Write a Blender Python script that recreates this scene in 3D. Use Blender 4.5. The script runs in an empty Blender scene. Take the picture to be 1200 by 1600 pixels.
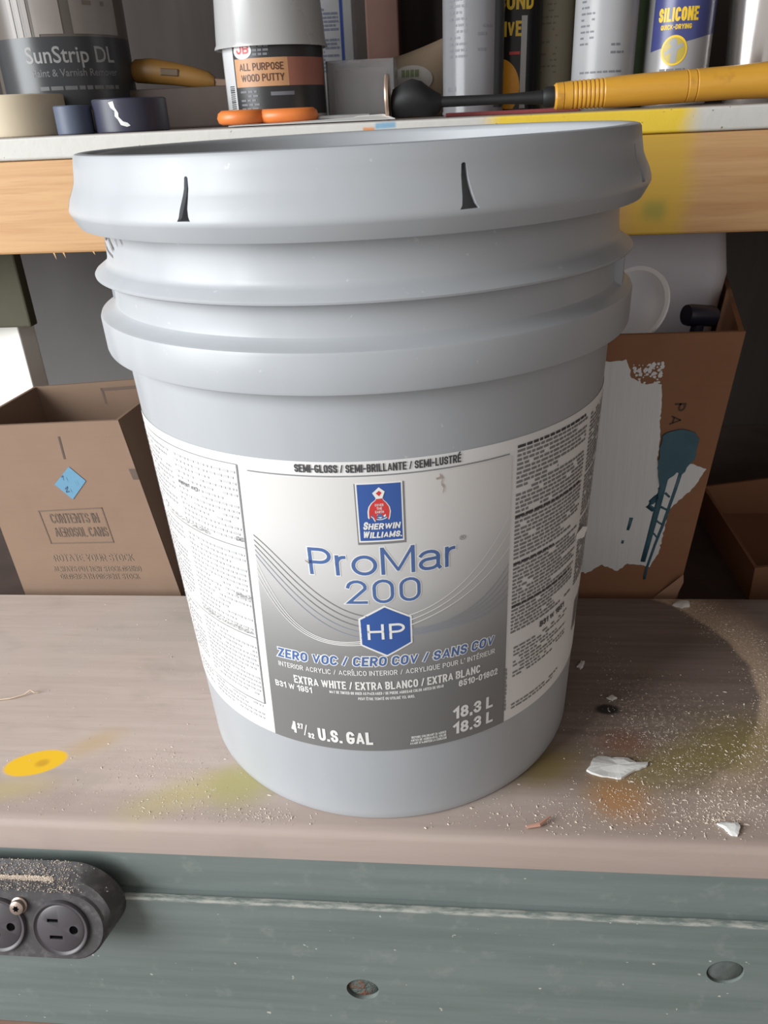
import bpy, bmesh, math, random
from mathutils import Vector, Matrix

random.seed(7)
scene = bpy.context.scene
COL = scene.collection
PI = math.pi
R = math.radians

# ------------------------------------------------------------------ camera
F_PX = 1219.5
PITCH, ROLL, YAW = R(27.01), R(-3.23), R(-6.50)
fw = Vector((math.sin(YAW) * math.cos(PITCH), math.cos(YAW) * math.cos(PITCH), -math.sin(PITCH)))
r0 = Vector((math.cos(YAW), -math.sin(YAW), 0))
u0 = r0.cross(fw)
rv = r0 * math.cos(ROLL) + u0 * math.sin(ROLL)
uv_ = -r0 * math.sin(ROLL) + u0 * math.cos(ROLL)
cd = bpy.data.cameras.new('camera')
cam = bpy.data.objects.new('camera', cd)
COL.objects.link(cam)
M = Matrix((rv, uv_, -fw)).transposed().to_4x4()
M.translation = Vector((0.0564, -0.4690, 0.3864))
cam.matrix_world = M
cd.sensor_fit = 'VERTICAL'
cd.sensor_height = 36.0
cd.lens = F_PX / 1600 * 36.0
cd.clip_start = 0.02
scene.camera = cam

# ------------------------------------------------------------------ light
world = bpy.data.worlds.new('world')
scene.world = world
world.use_nodes = True
bg = world.node_tree.nodes['Background']
bg.inputs[0].default_value = (1.0, 0.955, 0.92, 1)
bg.inputs[1].default_value = 0.53


def area_light(name, loc, target, sx, sy, power, color):
    ld = bpy.data.lights.new(name, 'AREA')
    ld.shape = 'RECTANGLE'
    ld.size, ld.size_y = sx, sy
    ld.energy = power
    ld.color = color
    lo = bpy.data.objects.new(name, ld)
    COL.objects.link(lo)
    lo.location = loc
    lo.rotation_euler = (Vector(target) - Vector(loc)).to_track_quat('-Z', 'Y').to_euler()
    return lo


# daylight through the open doorway to the left of the bench
area_light('doorway_daylight', (-1.88, -1.18, 0.95), (0, 0, 0.2), 1.5, 1.7, 84, (0.95, 0.985, 1.0))

scene.view_settings.view_transform = 'Standard'
scene.view_settings.look = 'None'
scene.view_settings.exposure = 0.24
scene.view_settings.gamma = 1.0
scene.view_settings.use_curve_mapping = False


# ------------------------------------------------------------------ material helpers
def srgb(r, g, b):
    def c(v):
        v /= 255.0
        return v / 12.92 if v <= 0.04045 else ((v + 0.055) / 1.055) ** 2.4
    return (c(r), c(g), c(b), 1.0)


class NT:
    """small wrapper for building node materials"""

    def __init__(self, name, rough=0.6, metallic=0.0, spec=0.5):
        self.m = bpy.data.materials.new(name)
        self.m.use_nodes = True
        self.t = self.m.node_tree
        self.b = self.t.nodes['Principled BSDF']
        self.b.inputs['Roughness'].default_value = rough
        self.b.inputs['Metallic'].default_value = metallic
        self.b.inputs['Specular IOR Level'].default_value = spec
        self.tc = self.t.nodes.new('ShaderNodeTexCoord')

    def put(self, sock, v):
        if isinstance(v, bpy.types.NodeSocket):
            self.t.links.new(v, sock)
        elif isinstance(v, (int, float)) and sock.type == 'RGBA':
            sock.default_value = (v, v, v, 1)
        else:
            sock.default_value = v

    def obj(self, sx=1, sy=1, sz=1, rot=(0, 0, 0)):
        n = self.t.nodes.new('ShaderNodeMapping')
        n.inputs['Scale'].default_value = (sx, sy, sz)
        n.inputs['Rotation'].default_value = rot
        self.t.links.new(self.tc.outputs['Object'], n.inputs[0])
        return n.outputs[0]

    def xyz(self):
        n = self.t.nodes.new('ShaderNodeSeparateXYZ')
        self.t.links.new(self.tc.outputs['Object'], n.inputs[0])
        return n.outputs

    def noise(self, vec, scale, detail=4, rough=0.55, dist=0.0):
        n = self.t.nodes.new('ShaderNodeTexNoise')
        self.t.links.new(vec, n.inputs['Vector'])
        n.inputs['Scale'].default_value = scale
        n.inputs['Detail'].default_value = detail
        n.inputs['Roughness'].default_value = rough
        n.inputs['Distortion'].default_value = dist
        return n.outputs['Fac']

    def voronoi(self, vec, scale):
        n = self.t.nodes.new('ShaderNodeTexVoronoi')
        self.t.links.new(vec, n.inputs['Vector'])
        n.inputs['Scale'].default_value = scale
        return n.outputs['Distance']

    def math(self, op, a, b=0.0, c=0.0, clamp=False):
        n = self.t.nodes.new('ShaderNodeMath')
        n.operation = op
        n.use_clamp = clamp
        self.put(n.inputs[0], a)
        self.put(n.inputs[1], b)
        self.put(n.inputs[2], c)
        return n.outputs[0]

    def smooth(self, v, lo, hi, o0=0.0, o1=1.0):
        n = self.t.nodes.new('ShaderNodeMapRange')
        n.interpolation_type = 'SMOOTHSTEP'
        self.put(n.inputs['Value'], v)
        for k, q in (('From Min', lo), ('From Max', hi), ('To Min', o0), ('To Max', o1)):
            n.inputs[k].default_value = q
        return n.outputs[0]

    def mix(self, fac, a, b, mode='MIX'):
        n = self.t.nodes.new('ShaderNodeMix')
        n.data_type = 'RGBA'
        n.blend_type = mode
        self.put(n.inputs[0], fac)
        self.put(n.inputs[6], a)
        self.put(n.inputs[7], b)
        return n.outputs[2]

    def ellipse(self, cx, cy, rx, ry, soft=0.4, wob=None, wamt=0.0, rot=0.0):
        """1 inside an ellipse on the object's x-y plane, fading to 0 outside"""
        X, Y, _ = self.xyz()
        dx = self.math('SUBTRACT', X, cx)
        dy = self.math('SUBTRACT', Y, cy)
        c, s = math.cos(rot), math.sin(rot)
        ex = self.math('ADD', self.math('MULTIPLY', dx, c), self.math('MULTIPLY', dy, s))
        ey = self.math('SUBTRACT', self.math('MULTIPLY', dy, c), self.math('MULTIPLY', dx, s))
        ex = self.math('DIVIDE', ex, rx)
        ey = self.math('DIVIDE', ey, ry)
        d = self.math('SQRT', self.math('ADD', self.math('MULTIPLY', ex, ex), self.math('MULTIPLY', ey, ey)))
        if wob is not None:
            d = self.math('ADD', d, self.math('MULTIPLY', self.math('SUBTRACT', wob, 0.5), wamt))
        return self.smooth(d, 1.0 - soft, 1.0 + soft * 0.4, 1.0, 0.0)

    def rect(self, a, b, c, d, ax=0, ay=2, soft=0.002, wob=None, wamt=0.0):
        """1 inside a rectangle on two object axes"""
        s = self.xyz()
        U, V = s[ax], s[ay]
        if wob is not None:
            w = self.math('MULTIPLY', self.math('SUBTRACT', wob, 0.5), wamt)
            U = self.math('ADD', U, w)
            V = self.math('ADD', V, w)
        f = self.math('MULTIPLY', self.smooth(U, a - soft, a + soft), self.smooth(U, b - soft, b + soft, 1, 0))
        g = self.math('MULTIPLY', self.smooth(V, c - soft, c + soft), self.smooth(V, d - soft, d + soft, 1, 0))
        return self.math('MULTIPLY', f, g)

    def color(self, v):
        self.put(self.b.inputs['Base Color'], v)
        return self

    def roughness(self, v):
        self.put(self.b.inputs['Roughness'], v)
        return self

    def bump(self, h, strength=0.3, dist=0.001):
        n = self.t.nodes.new('ShaderNodeBump')
        n.inputs['Strength'].default_value = strength
        n.inputs['Distance'].default_value = dist
        self.put(n.inputs['Height'], h)
        self.t.links.new(n.outputs[0], self.b.inputs['Normal'])
        return self


def plain(name, c, rough=0.6, metallic=0.0, var=0.12, scale=60, spec=0.5, bump=0.0):
    n = NT(name, rough, metallic, spec)
    f = n.noise(n.obj(), scale, 3)
    dark = tuple(v * (1 - var) for v in c[:3]) + (1,)
    lite = tuple(min(1, v * (1 + var)) for v in c[:3]) + (1,)
    n.color(n.mix(f, dark, lite))
    if bump:
        n.bump(f, bump, 0.0006)
    return n.m


# ------------------------------------------------------------------ mesh helpers
def link(name, me, mat, parent=None, smooth=False):
    if mat is not None:
        me.materials.append(mat.m if isinstance(mat, NT) else mat)
    if smooth:
        me.polygons.foreach_set('use_smooth', [True] * len(me.polygons))
    o = bpy.data.objects.new(name, me)
    COL.objects.link(o)
    if parent is not None:
        o.parent = parent
    return o


def pydata(name, v, f, mat, parent=None, smooth=False):
    me = bpy.data.meshes.new(name)
    me.from_pydata([tuple(p) for p in v], [], f)
    me.update()
    return link(name, me, mat, parent, smooth)


def from_bm(name, bm, mat, parent=None, smooth=False):
    me = bpy.data.meshes.new(name)
    bmesh.ops.recalc_face_normals(bm, faces=bm.faces)
    bm.to_mesh(me)
    bm.free()
    return link(name, me, mat, parent, smooth)


def smooth_by_angle(o, deg=35):
    me = o.data
    bm = bmesh.new()
    bm.from_mesh(me)
    lim = R(deg)
    for e in bm.edges:
        if len(e.link_faces) == 2 and e.calc_face_angle(0) > lim:
            e.smooth = False
    for f in bm.faces:
        f.smooth = True
    bm.to_mesh(me)
    bm.free()
    return o


def tag(o, label, cat=None, group=None, kind=None):
    o['label'] = label
    if cat:
        o['category'] = cat
    if group:
        o['group'] = group
    if kind:
        o['kind'] = kind
    return o


def thing(name, label, cat, loc=(0, 0, 0), rot=(0, 0, 0), group=None):
    o = bpy.data.objects.new(name, None)
    o.empty_display_size = 0.02
    COL.objects.link(o)
    o.location = loc
    o.rotation_euler = rot
    return tag(o, label, cat, group)


def box_bm(x0, x1, y0, y1, z0, z1, bev=0.0, seg=2, bm=None):
    bm2 = bmesh.new()
    bmesh.ops.create_cube(bm2, size=1)
    for v in bm2.verts:
        v.co = Vector(((x0 + x1) / 2 + v.co.x * (x1 - x0), (y0 + y1) / 2 + v.co.y * (y1 - y0), (z0 + z1) / 2 + v.co.z * (z1 - z0)))
    if bev:
        bmesh.ops.bevel(bm2, geom=bm2.edges[:], offset=bev, segments=seg, affect='EDGES', profile=0.5)
    if bm is None:
        return bm2
    me = bpy.data.meshes.new('tmp')
    bm2.to_mesh(me)
    bm2.free()
    bm.from_mesh(me)
    bpy.data.meshes.remove(me)
    return bm


def box(name, x0, x1, y0, y1, z0, z1, mat, parent=None, bev=0.0, seg=2):
    return from_bm(name, box_bm(x0, x1, y0, y1, z0, z1, bev, seg), mat, parent)


def lathe_bm(prof, seg=96, closed=False):
    """revolve (r, z) pairs about z"""
    bm = bmesh.new()
    rows = []
    for r, z in prof:
        if r < 1e-6:
            rows.append([bm.verts.new((0, 0, z))])
        else:
            rows.append([bm.verts.new((r * math.cos(2 * PI * k / seg), r * math.sin(2 * PI * k / seg), z)) for k in range(seg)])
    pairs = list(zip(rows[:-1], rows[1:]))
    if closed:
        pairs.append((rows[-1], rows[0]))
    for a, b in pairs:
        for k in range(seg):
            k2 = (k + 1) % seg
            if len(a) == 1 and len(b) == 1:
                continue
            if len(a) == 1:
                bm.faces.new((a[0], b[k], b[k2]))
            elif len(b) == 1:
                bm.faces.new((a[k], a[k2], b[0]))
            else:
                bm.faces.new((a[k], a[k2], b[k2], b[k]))
    return bm


def lathe(name, prof, mat, parent=None, seg=96, ang=35, closed=False):
    return smooth_by_angle(from_bm(name, lathe_bm(prof, seg, closed), mat, parent), ang)


def boolean_cut(o, cutters):
    """cut real openings; the cutters are used up"""
    for c in cutters:
        m = o.modifiers.new('cut', 'BOOLEAN')
        m.operation = 'DIFFERENCE'
        m.solver = 'EXACT'
        m.object = c
    bpy.context.view_layer.update()
    dg = bpy.context.evaluated_depsgraph_get()
    me = bpy.data.meshes.new_from_object(o.evaluated_get(dg))
    o.modifiers.clear()
    o.data = me
    for c in cutters:
        bpy.data.objects.remove(c)


def tube_bm(pts, rad, seg=10, bm=None, closed=False):
    bm = bm or bmesh.new()
    rings = []
    n = len(pts)
    pts = [Vector(p) for p in pts]
    for i, p in enumerate(pts):
        if closed:
            d = (pts[(i + 1) % n] - pts[i - 1]).normalized()
        else:
            d = (pts[min(i + 1, n - 1)] - pts[max(i - 1, 0)]).normalized()
        up = Vector((0, 0, 1)) if abs(d.z) < 0.9 else Vector((1, 0, 0))
        a = d.cross(up).normalized()
        b = a.cross(d)
        rr = rad[i] if isinstance(rad, (list, tuple)) else rad
        rings.append([bm.verts.new(p + a * rr * math.cos(2 * PI * k / seg) + b * rr * math.sin(2 * PI * k / seg)) for k in range(seg)])
    prs = list(zip(rings[:-1], rings[1:]))
    if closed:
        prs.append((rings[-1], rings[0]))
    for a, b in prs:
        for k in range(seg):
            bm.faces.new((a[k], a[(k + 1) % seg], b[(k + 1) % seg], b[k]))
    if not closed:
        bm.faces.new(rings[0][::-1])
        bm.faces.new(rings[-1])
    return bm


# flat print: 2D outlines laid on a curved or plane surface -------------------
def text_bm(body, bold=0.0, shear=0.0, space=1.0):
    cu = bpy.data.curves.new('t', 'FONT')
    cu.body = body
    cu.offset = bold
    cu.shear = shear
    cu.space_character = space
    cu.resolution_u = 3
    ob = bpy.data.objects.new('t', cu)
    me = bpy.data.meshes.new_from_object(ob)
    bm = bmesh.new()
    bm.from_mesh(me)
    bpy.data.objects.remove(ob)
    bpy.data.curves.remove(cu)
    bpy.data.meshes.remove(me)
    return bm


CAP = 0.729      # cap height of the built-in font at size 1


def fit_text(body, x0, x1, zb, cap, bold=0.0, shear=0.0, space=1.0):
    """letters as a flat bmesh spanning x0..x1 with baseline zb and capital height cap"""
    bm = text_bm(body, bold, shear, space)
    xs = [v.co.x for v in bm.verts]
    lo, hi = min(xs), max(xs)
    for v in bm.verts:
        v.co = Vector((x0 + (v.co.x - lo) / (hi - lo) * (x1 - x0), zb + v.co.y / CAP * cap, 0))
    return bm


# sans-serif letters drawn as ribbons: paths in a unit box, any weight and width
def arc(cx, cy, rx, ry, a0, a1, n=8):
    return [(cx + rx * math.cos(R(a0 + (a1 - a0) * i / n)), cy + ry * math.sin(R(a0 + (a1 - a0) * i / n))) for i in range(n + 1)]


def bowl(y0, y1, k=0.5):
    """right-hand bowl from the top of a stem back to its foot"""
    ym, ry = (y0 + y1) / 2, (y1 - y0) / 2
    return arc(k, ym, 1 - k, ry, 90, -90, 10)


_O = arc(.5, .68, .5, .32, 0, 180) + arc(.5, .32, .5, .32, 180, 360) + [(1, .68)]
_C = arc(.5, .70, .5, .30, 28, 180) + arc(.5, .30, .5, .30, 180, 332)
_G = arc(.5, .70, .5, .30, 28, 180) + arc(.5, .30, .5, .30, 180, 350) + [(1, .42), (.62, .42)]
_E = [[(1, 0), (0, 0), (0, 1), (1, 1)], [(0, .52), (.82, .52)]]
_P = [[(0, 0), (0, 1)] + bowl(.46, 1) + [(0, .46)]]
_I = [[(.5, 0), (.5, 1)]]
GL = {
    'A': (.66, [['T', (0, 0), (.5, 1), (1, 0)], ['T', (.19, .26), (.81, .26)]]),
    'B': (.54, [[(0, 0), (0, 1)] + bowl(.53, 1) + [(0, .53)], [(0, .53)] + bowl(0, .53) + [(0, 0)]]),
    'C': (.53, [_C]), 'D': (.55, [[(0, 0), (0, 1)] + arc(.4, .64, .6, .36, 90, 0) + arc(.4, .36, .6, .36, 0, -90) + [(0, 0)]]),
    'E': (.46, _E), 'F': (.44, [[(0, 0), (0, 1), (1, 1)], [(0, .50), (.82, .50)]]),
    'G': (.58, [_G]), 'H': (.55, [[(0, 0), (0, 1)], [(1, 0), (1, 1)], [(0, .52), (1, .52)]]),
    'I': (.0, _I), 'J': (.46, [[(1, 1), (1, .3)] + arc(.5, .3, .5, .3, 0, -180)]),
    'K': (.58, [[(0, 0), (0, 1)], ['T', (.95, 1), (.06, .42)], ['T', (.36, .62), (1, 0)]]), 'L': (.44, [[(0, 1), (0, 0), (1, 0)]]),
    'M': (.80, [[(0, 0), (0, 1)], [(1, 0), (1, 1)], ['T', (.02, 1), (.5, .10), (.98, 1)]]), 'N': (.60, [[(0, 0), (0, 1)], [(1, 0), (1, 1)], ['T', (.03, 1), (.97, 0)]]),
    'O': (.55, [_O]), 'P': (.52, _P), 'Q': (.55, [_O, [(.62, .26), (1, 0)]]), 'R': (.55, _P + [[(.5, .46), (.98, 0)]]),
    'S': (.52, [arc(.5, .75, .5, .25, 5, 270, 12) + arc(.5, .25, .5, .25, 90, -175, 12)]), 'T': (.50, [[(0, 1), (1, 1)], [(.5, 1), (.5, 0)]]),
    'U': (.55, [[(0, 1), (0, .3)] + arc(.5, .3, .5, .3, 180, 360) + [(1, 1)]]), 'V': (.62, [['T', (0, 1), (.5, 0), (1, 1)]]),
    'W': (1.0, [['T', (0, 1), (.25, 0), (.5, .98), (.75, 0), (1, 1)]]), 'X': (.56, [[(0, 0), (1, 1)], [(0, 1), (1, 0)]]),
    'Y': (.56, [[(0, 1), (.5, .45), (1, 1)], [(.5, .45), (.5, 0)]]), 'Z': (.50, [[(0, 1), (1, 1), (0, 0), (1, 0)]]),
    '0': (.52, [_O]), '1': (.30, [[(0, .76), (1, 1), (1, 0)]]), '2': (.50, [arc(.5, .72, .5, .28, 175, -15) + [(0, 0), (1, 0)]]),
    '3': (.50, [arc(.5, .76, .46, .24, 170, -90) + arc(.5, .26, .5, .26, 90, -170)]), '4': (.56, [[(.74, 0), (.74, 1)], ['T', (.74, 1), (0, .26), (1, .26)]]),
    '5': (.50, [[(.93, 1), (.12, 1), (.06, .50)] + arc(.5, .32, .5, .32, 125, -165)]),
    '6': (.52, [arc(.5, .70, .5, .30, 10, 180) + [(0, .30)] + arc(.5, .30, .5, .30, 180, 540, 14)]),
    '7': (.48, [[(0, 1), (1, 1), (.35, 0)]]), '8': (.52, [arc(.5, .76, .44, .24, 0, 360, 14), arc(.5, .26, .5, .26, 0, 360, 14)]),
    '9': (.52, [arc(.5, .30, .5, .30, 190, 360) + [(1, .70)] + arc(.5, .70, .5, .30, 0, 360, 14)]),
    '/': (.34, [['T', (0, -.04), (1, 1.04)]]), '-': (.30, [[(0, .44), (1, .44)]]), '.': (.0, [[(.5, 0), (.5, .002)]]), ',': (.0, [[(.5, .01), (.5, -.10)]]),
    '\u2019': (.0, [[(.5, .84), (.5, 1)]]), '&': (.6, [[(1, 0), (.25, .78)] + arc(.45, .84, .22, .16, 180, 0) + [(.1, .35)] + arc(.4, .24, .35, .24, 160, 330)]),
    '\u00c9': (.46, _E + [[(.35, 1.22), (.75, 1.36)]]), '\u00ca': (.46, _E + [[(.15, 1.2), (.5, 1.36), (.85, 1.2)]]), '\u00cd': (.0, _I + [[(.3, 1.22), (.9, 1.36)]]),
    'r': (.23, [[(0, 0), (0, .72)], [(0, .42)] + arc(.75, .44, .75, .26, 170, 85)]), 'o': (.58, [arc(.5, .355, .5, .355, 0, 360, 24)]),
    'a': (.52, [arc(.46, .50, .46, .21, 160, 0) + [(.92, .08), (1.0, 0)], [(.92, .42), (.5, .40)] + arc(.40, .20, .40, .20, 90, 270) + arc(.50, .20, .42, .20, 290, 345)]),
}


def ribbon(bm, pts, hw, cap=1.0):
    p = [Vector(q) for q in pts]
    p = [q for i, q in enumerate(p) if i == 0 or (q - p[i - 1]).length > 1e-7]
    n = len(p)
    closed = n > 3 and (p[0] - p[-1]).length < 1e-6
    if closed:
        p.pop()
        n -= 1
    else:
        d0, d1 = (p[0] - p[1]).normalized(), (p[-1] - p[-2]).normalized()
        p[0] = p[0] + d0 * hw * cap
        p[-1] = p[-1] + d1 * hw * cap
    L, Rr = [], []
    for i in range(n):
        a = p[i] - p[i - 1] if (i or closed) else p[1] - p[0]
        b = p[(i + 1) % n] - p[i] if (i < n - 1 or closed) else a
        a, b = a.normalized(), b.normalized()
        na, nb = Vector((-a.y, a.x)), Vector((-b.y, b.x))
        m = na + nb
        m = m / max(m.length_squared / 2, 0.30) if m.length > 1e-6 else na
        L.append(bm.verts.new((*(p[i] + m * hw), 0)))
        Rr.append(bm.verts.new((*(p[i] - m * hw), 0)))
    for i in range(n if closed else n - 1):
        j = (i + 1) % n
        bm.faces.new((L[i], Rr[i], Rr[j], L[j]))


def stroke_text(body, x0, x1, zb, cap, upm=1.0, weight=0.16, grow=0.0, shear=0.0, gap=0.11):
    """sans letters spanning x0..x1 (upm metres per x unit) on baseline zb with capital height cap"""
    t = weight
    W = (x1 - x0) * upm / cap
    flex = sum(GL[c][0] if c != ' ' else .26 for c in body)
    fixed = sum(t for c in body if c != ' ')
    gaps = gap * (len(body) - 1)
    k = (W - fixed) / (flex + gaps)
    bm = bmesh.new()
    x = 0.0
    for c in body:
        if c == ' ':
            x += (.26 + gap) * k
            continue
        w, paths = GL[c]
        for pth in paths:
            thin = pth[0] == 'T'
            pth = pth[1:] if thin else pth
            q = [(x + t / 2 + u * w * k + (0 if w else 0), t / 2 + v * (1 - t)) for u, v in pth] if w else [(x + t / 2, t / 2 + v * (1 - t)) if abs(u - .5) < 1e-6 else (x + t / 2 + (u - .5) * .3, t / 2 + v * (1 - t)) for u, v in pth]
            q = [(a + shear * b, b) for a, b in q]
            if thin:
                for e0, e1 in zip(q[:-1], q[1:]):
                    ribbon(bm, [e0, e1], t / 2 * 0.8 + grow, 0.45)
            else:
                ribbon(bm, q, t / 2 + grow)
        x += w * k + t + gap * k
    for v in bm.verts:
        v.co = Vector((x0 + v.co.x * cap / upm, zb + v.co.y * cap, 0))
    return bm


def poly_bm(polys):
    bm = bmesh.new()
    for p in polys:
        bm.faces.new([bm.verts.new((a, b, 0)) for a, b in p])
    return bm


def rect_poly(x0, x1, z0, z1):
    return [(x0, z0), (x1, z0), (x1, z1), (x0, z1)]


def strip_poly(pts, w):
    """quads along a polyline in the print plane; w in z units"""
    out = []
    for (a, b), (c, d) in zip(pts[:-1], pts[1:]):
        out.append([(a, b - w / 2), (c, d - w / 2), (c, d + w / 2), (a, b + w / 2)])
    return out


def lay(name, bm, mapping, off, mat, parent, step=None, stepz=None):
    """slice a flat bmesh finely and wrap it with mapping(x, z, off)"""
    if step:
        xs = [v.co.x for v in bm.verts]
        a, b = min(xs), max(xs)
        k = math.floor(a / step) + 1
        while k * step < b:
            bmesh.ops.bisect_plane(bm, geom=bm.verts[:] + bm.edges[:] + bm.faces[:], plane_co=(k * step, 0, 0), plane_no=(1, 0, 0), dist=1e-9)
            k += 1
    if stepz:
        zs = [v.co.y for v in bm.verts]
        a, b = min(zs), max(zs)
        k = math.floor(a / stepz) + 1
        while k * stepz < b:
            bmesh.ops.bisect_plane(bm, geom=bm.verts[:] + bm.edges[:] + bm.faces[:], plane_co=(0, k * stepz, 0), plane_no=(0, 1, 0), dist=1e-9)
            k += 1
    for v in bm.verts:
        v.co = Vector(mapping(v.co.x, v.co.y, off))
    me = bpy.data.meshes.new(name)
    bm.to_mesh(me)
    bm.free()
    o = link(name, me, mat, parent, bool(step))
    if name in ('fine_print', 'bar_code', 'swoosh_line', 'sticker_writing', 'marker_scrawl'):
        o['kind'] = 'stuff'
    return o


def word_rows(x0, x1, z0, z1, pitch, h, wmin, wmax, gap, fill=1.0, seed=0):
    """rows of short bars: print too small to read"""
    rnd = random.Random(seed)
    out = []
    z = z1
    while z - h > z0:
        x = x0
        end = x1 - (x1 - x0) * (0 if rnd.random() < 0.75 else rnd.random() * 0.5)
        while x < end:
            w = rnd.uniform(wmin, wmax)
            if rnd.random() < fill:
                out.append(rect_poly(x, min(x + w, end), z - h, z))
            x += w + gap
        z -= pitch
    return out


# ================================================================== SETTING
m_wall = NT('weathered wall boards', 0.85)
_n = m_wall.noise(m_wall.obj(6, 6, 1), 9, 6)
m_wall.color(m_wall.mix(_n, (0.022, 0.016, 0.014, 1), (0.050, 0.038, 0.033, 1)))
m_wall = m_wall.m
m_wallr = plain('brown wall boards', (0.22, 0.17, 0.14, 1), 0.85, var=0.3, scale=10)
m_haze_grey = plain('lens haze grey', (0.20, 0.19, 0.187, 1), 0.85, var=0.12, scale=14)
m_floor = plain('concrete floor', (0.16, 0.14, 0.13, 1), 0.85, var=0.3, scale=8)

tag(box('wall_back', -2.0, 2.0, 0.62, 0.68, -0.75, 1.7, m_wall), 'dark weathered board wall behind the shelf', kind='structure')
box('haze_panel', -1.2, 0.02, 0.600, 0.6195, -0.033, 0.28, m_haze_grey, bpy.data.objects['wall_back'], 0.001)  # added panel: its lighter grey imitates lens haze over the left shadows
m_stud = plain('red brown stud', (0.15, 0.075, 0.058, 1), 0.8, var=0.3, scale=20)
box('stud', -0.052, -0.014, 0.575, 0.6195, 0.0, 1.6, m_stud, bpy.data.objects['wall_back'], 0.002)
tag(box('floor', -3, 3, -3.2, 0.62, -0.80, -0.75, m_floor), 'grey concrete floor under the bench', kind='structure')
tag(box('wall_right', 1.95, 2.0, -1.6, 0.62, -0.75, 1.7, m_wallr), 'dark board wall at the right end of the bench', kind='structure')
tag(box('ceiling', -2.0, 2.0, -1.6, 0.68, 1.7, 1.75, m_wall), 'dark board ceiling over the bench', kind='structure')


# ================================================================== WORKBENCH
def bench_wood():
    n = NT('worn bench plank', 0.72)
    g = n.noise(n.obj(3, 60, 60), 2.2, 6, 0.6, 0.6)
    big = n.noise(n.obj(), 7, 4)
    fine = n.noise(n.obj(12, 160, 160), 2.0, 3)
    blot = n.noise(n.obj(), 22, 5)
    c = n.mix(n.smooth(g, 0.3, 0.72), (0.475, 0.385, 0.34, 1), (0.535, 0.44, 0.39, 1))
    c = n.mix(n.math('MULTIPLY', n.smooth(fine, 0.55, 0.8), 0.22), c, (0.24, 0.17, 0.14, 1))
    c = n.mix(n.math('MULTIPLY', n.smooth(big, 0.45, 0.7), 0.4), c, (0.52, 0.45, 0.41, 1))
    sm = n.noise(n.obj(1, 1.6, 1), 13, 5, 0.6, 0.4)
    c = n.mix(n.math('MULTIPLY', n.smooth(sm, 0.52, 0.72), 0.38), c, (0.33, 0.275, 0.235, 1))
    c = n.mix(n.math('MULTIPLY', n.smooth(n.noise(n.obj(), 4.5, 3), 0.52, 0.66), 0.22), c, (0.42, 0.42, 0.36, 1))
    # bare darker wood on the right half, where a pail stood and kept the dust off
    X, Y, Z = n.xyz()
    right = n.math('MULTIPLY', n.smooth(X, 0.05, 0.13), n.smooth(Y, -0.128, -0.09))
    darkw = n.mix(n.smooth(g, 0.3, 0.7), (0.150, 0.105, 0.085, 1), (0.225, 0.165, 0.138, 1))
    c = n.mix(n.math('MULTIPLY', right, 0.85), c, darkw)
    front = n.smooth(n.math('ADD', Y, n.math('MULTIPLY', n.math('SUBTRACT', blot, 0.5), 0.05)), -0.128, -0.098, 1, 0)
    c = n.mix(n.math('MULTIPLY', front, 0.6), c, n.mix(n.smooth(X, -0.05, 0.16), (0.37, 0.285, 0.25, 1), (0.285, 0.205, 0.17, 1)))
    # ring of sawdust round the old pail mark
    def circ(rad):
        dx = n.math('SUBTRACT', X, 0.145)
        dy = n.math('SUBTRACT', Y, 0.017)
        return n.math('SUBTRACT', n.math('SQRT', n.math('ADD', n.math('MULTIPLY', dx, dx), n.math('MULTIPLY', dy, dy))), rad)
    d = n.math('ADD', circ(0.124), n.math('MULTIPLY', n.math('SUBTRACT', blot, 0.5), 0.018))
    band = n.math('MULTIPLY', n.smooth(d, -0.001, 0.004), n.smooth(d, 0.006, 0.05, 1, 0))
    band = n.math('MULTIPLY', band, n.math('MULTIPLY', n.smooth(X, 0.17, 0.24), n.smooth(Y, -0.10, -0.03, 0.45, 1.0)))
    grain = n.noise(n.obj(), 420, 2)
    c = n.mix(n.math('MULTIPLY', band, n.smooth(grain, 0.3, 0.6, 0.6, 1.0)), c, (0.62, 0.46, 0.335, 1))
    # loose dust film on the right
    dust = n.noise(n.obj(), 300, 3, 0.7)
    dz = n.math('MULTIPLY', n.ellipse(0.20, -0.06, 0.075, 0.075, 0.8, blot, 1.2), n.smooth(dust, 0.5, 0.66))
    c = n.mix(n.math('MULTIPLY', dz, 0.7), c, (0.48, 0.38, 0.30, 1))
    # old spray paint
    for (cx, cy, rx, ry, so, rot, col, st) in (
            (0.190, -0.078, 0.060, 0.022, 0.9, 0.35, (0.23, 0.18, 0.03, 1), 0.6),
            (0.245, -0.055, 0.045, 0.03, 0.9, 0.3, (0.24, 0.19, 0.03, 1), 0.6),
            (0.110, -0.082, 0.032, 0.020, 0.9, 0.5, (0.22, 0.155, 0.03, 1), 0.75),
            (0.152, -0.108, 0.022, 0.022, 0.9, 0, (0.42, 0.19, 0.05, 1), 0.75),
            (0.165, -0.060, 0.02, 0.014, 0.9, 0, (0.22, 0.09, 0.05, 1), 0.7),
            (-0.118, -0.112, 0.050, 0.017, 0.8, 0.42, (0.47, 0.40, 0.17, 1), 0.7),
            (-0.088, -0.106, 0.026, 0.022, 0.9, 0.3, (0.40, 0.37, 0.14, 1), 0.7),
            (-0.205, -0.072, 0.026, 0.012, 0.9, 0.6, (0.50, 0.33, 0.12, 1), 0.45),
            (-0.245, -0.116, 0.03, 0.012, 0.9, 0.2, (0.52, 0.42, 0.16, 1), 0.5)):
        e = n.ellipse(cx, cy, rx, ry, so, blot, 0.9, rot)
        c = n.mix(n.math('MULTIPLY', e, st), c, col)
    e = n.ellipse(-0.2375, -0.0925, 0.0215, 0.0115, 0.12, blot, 0.25, 0.32)
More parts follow.
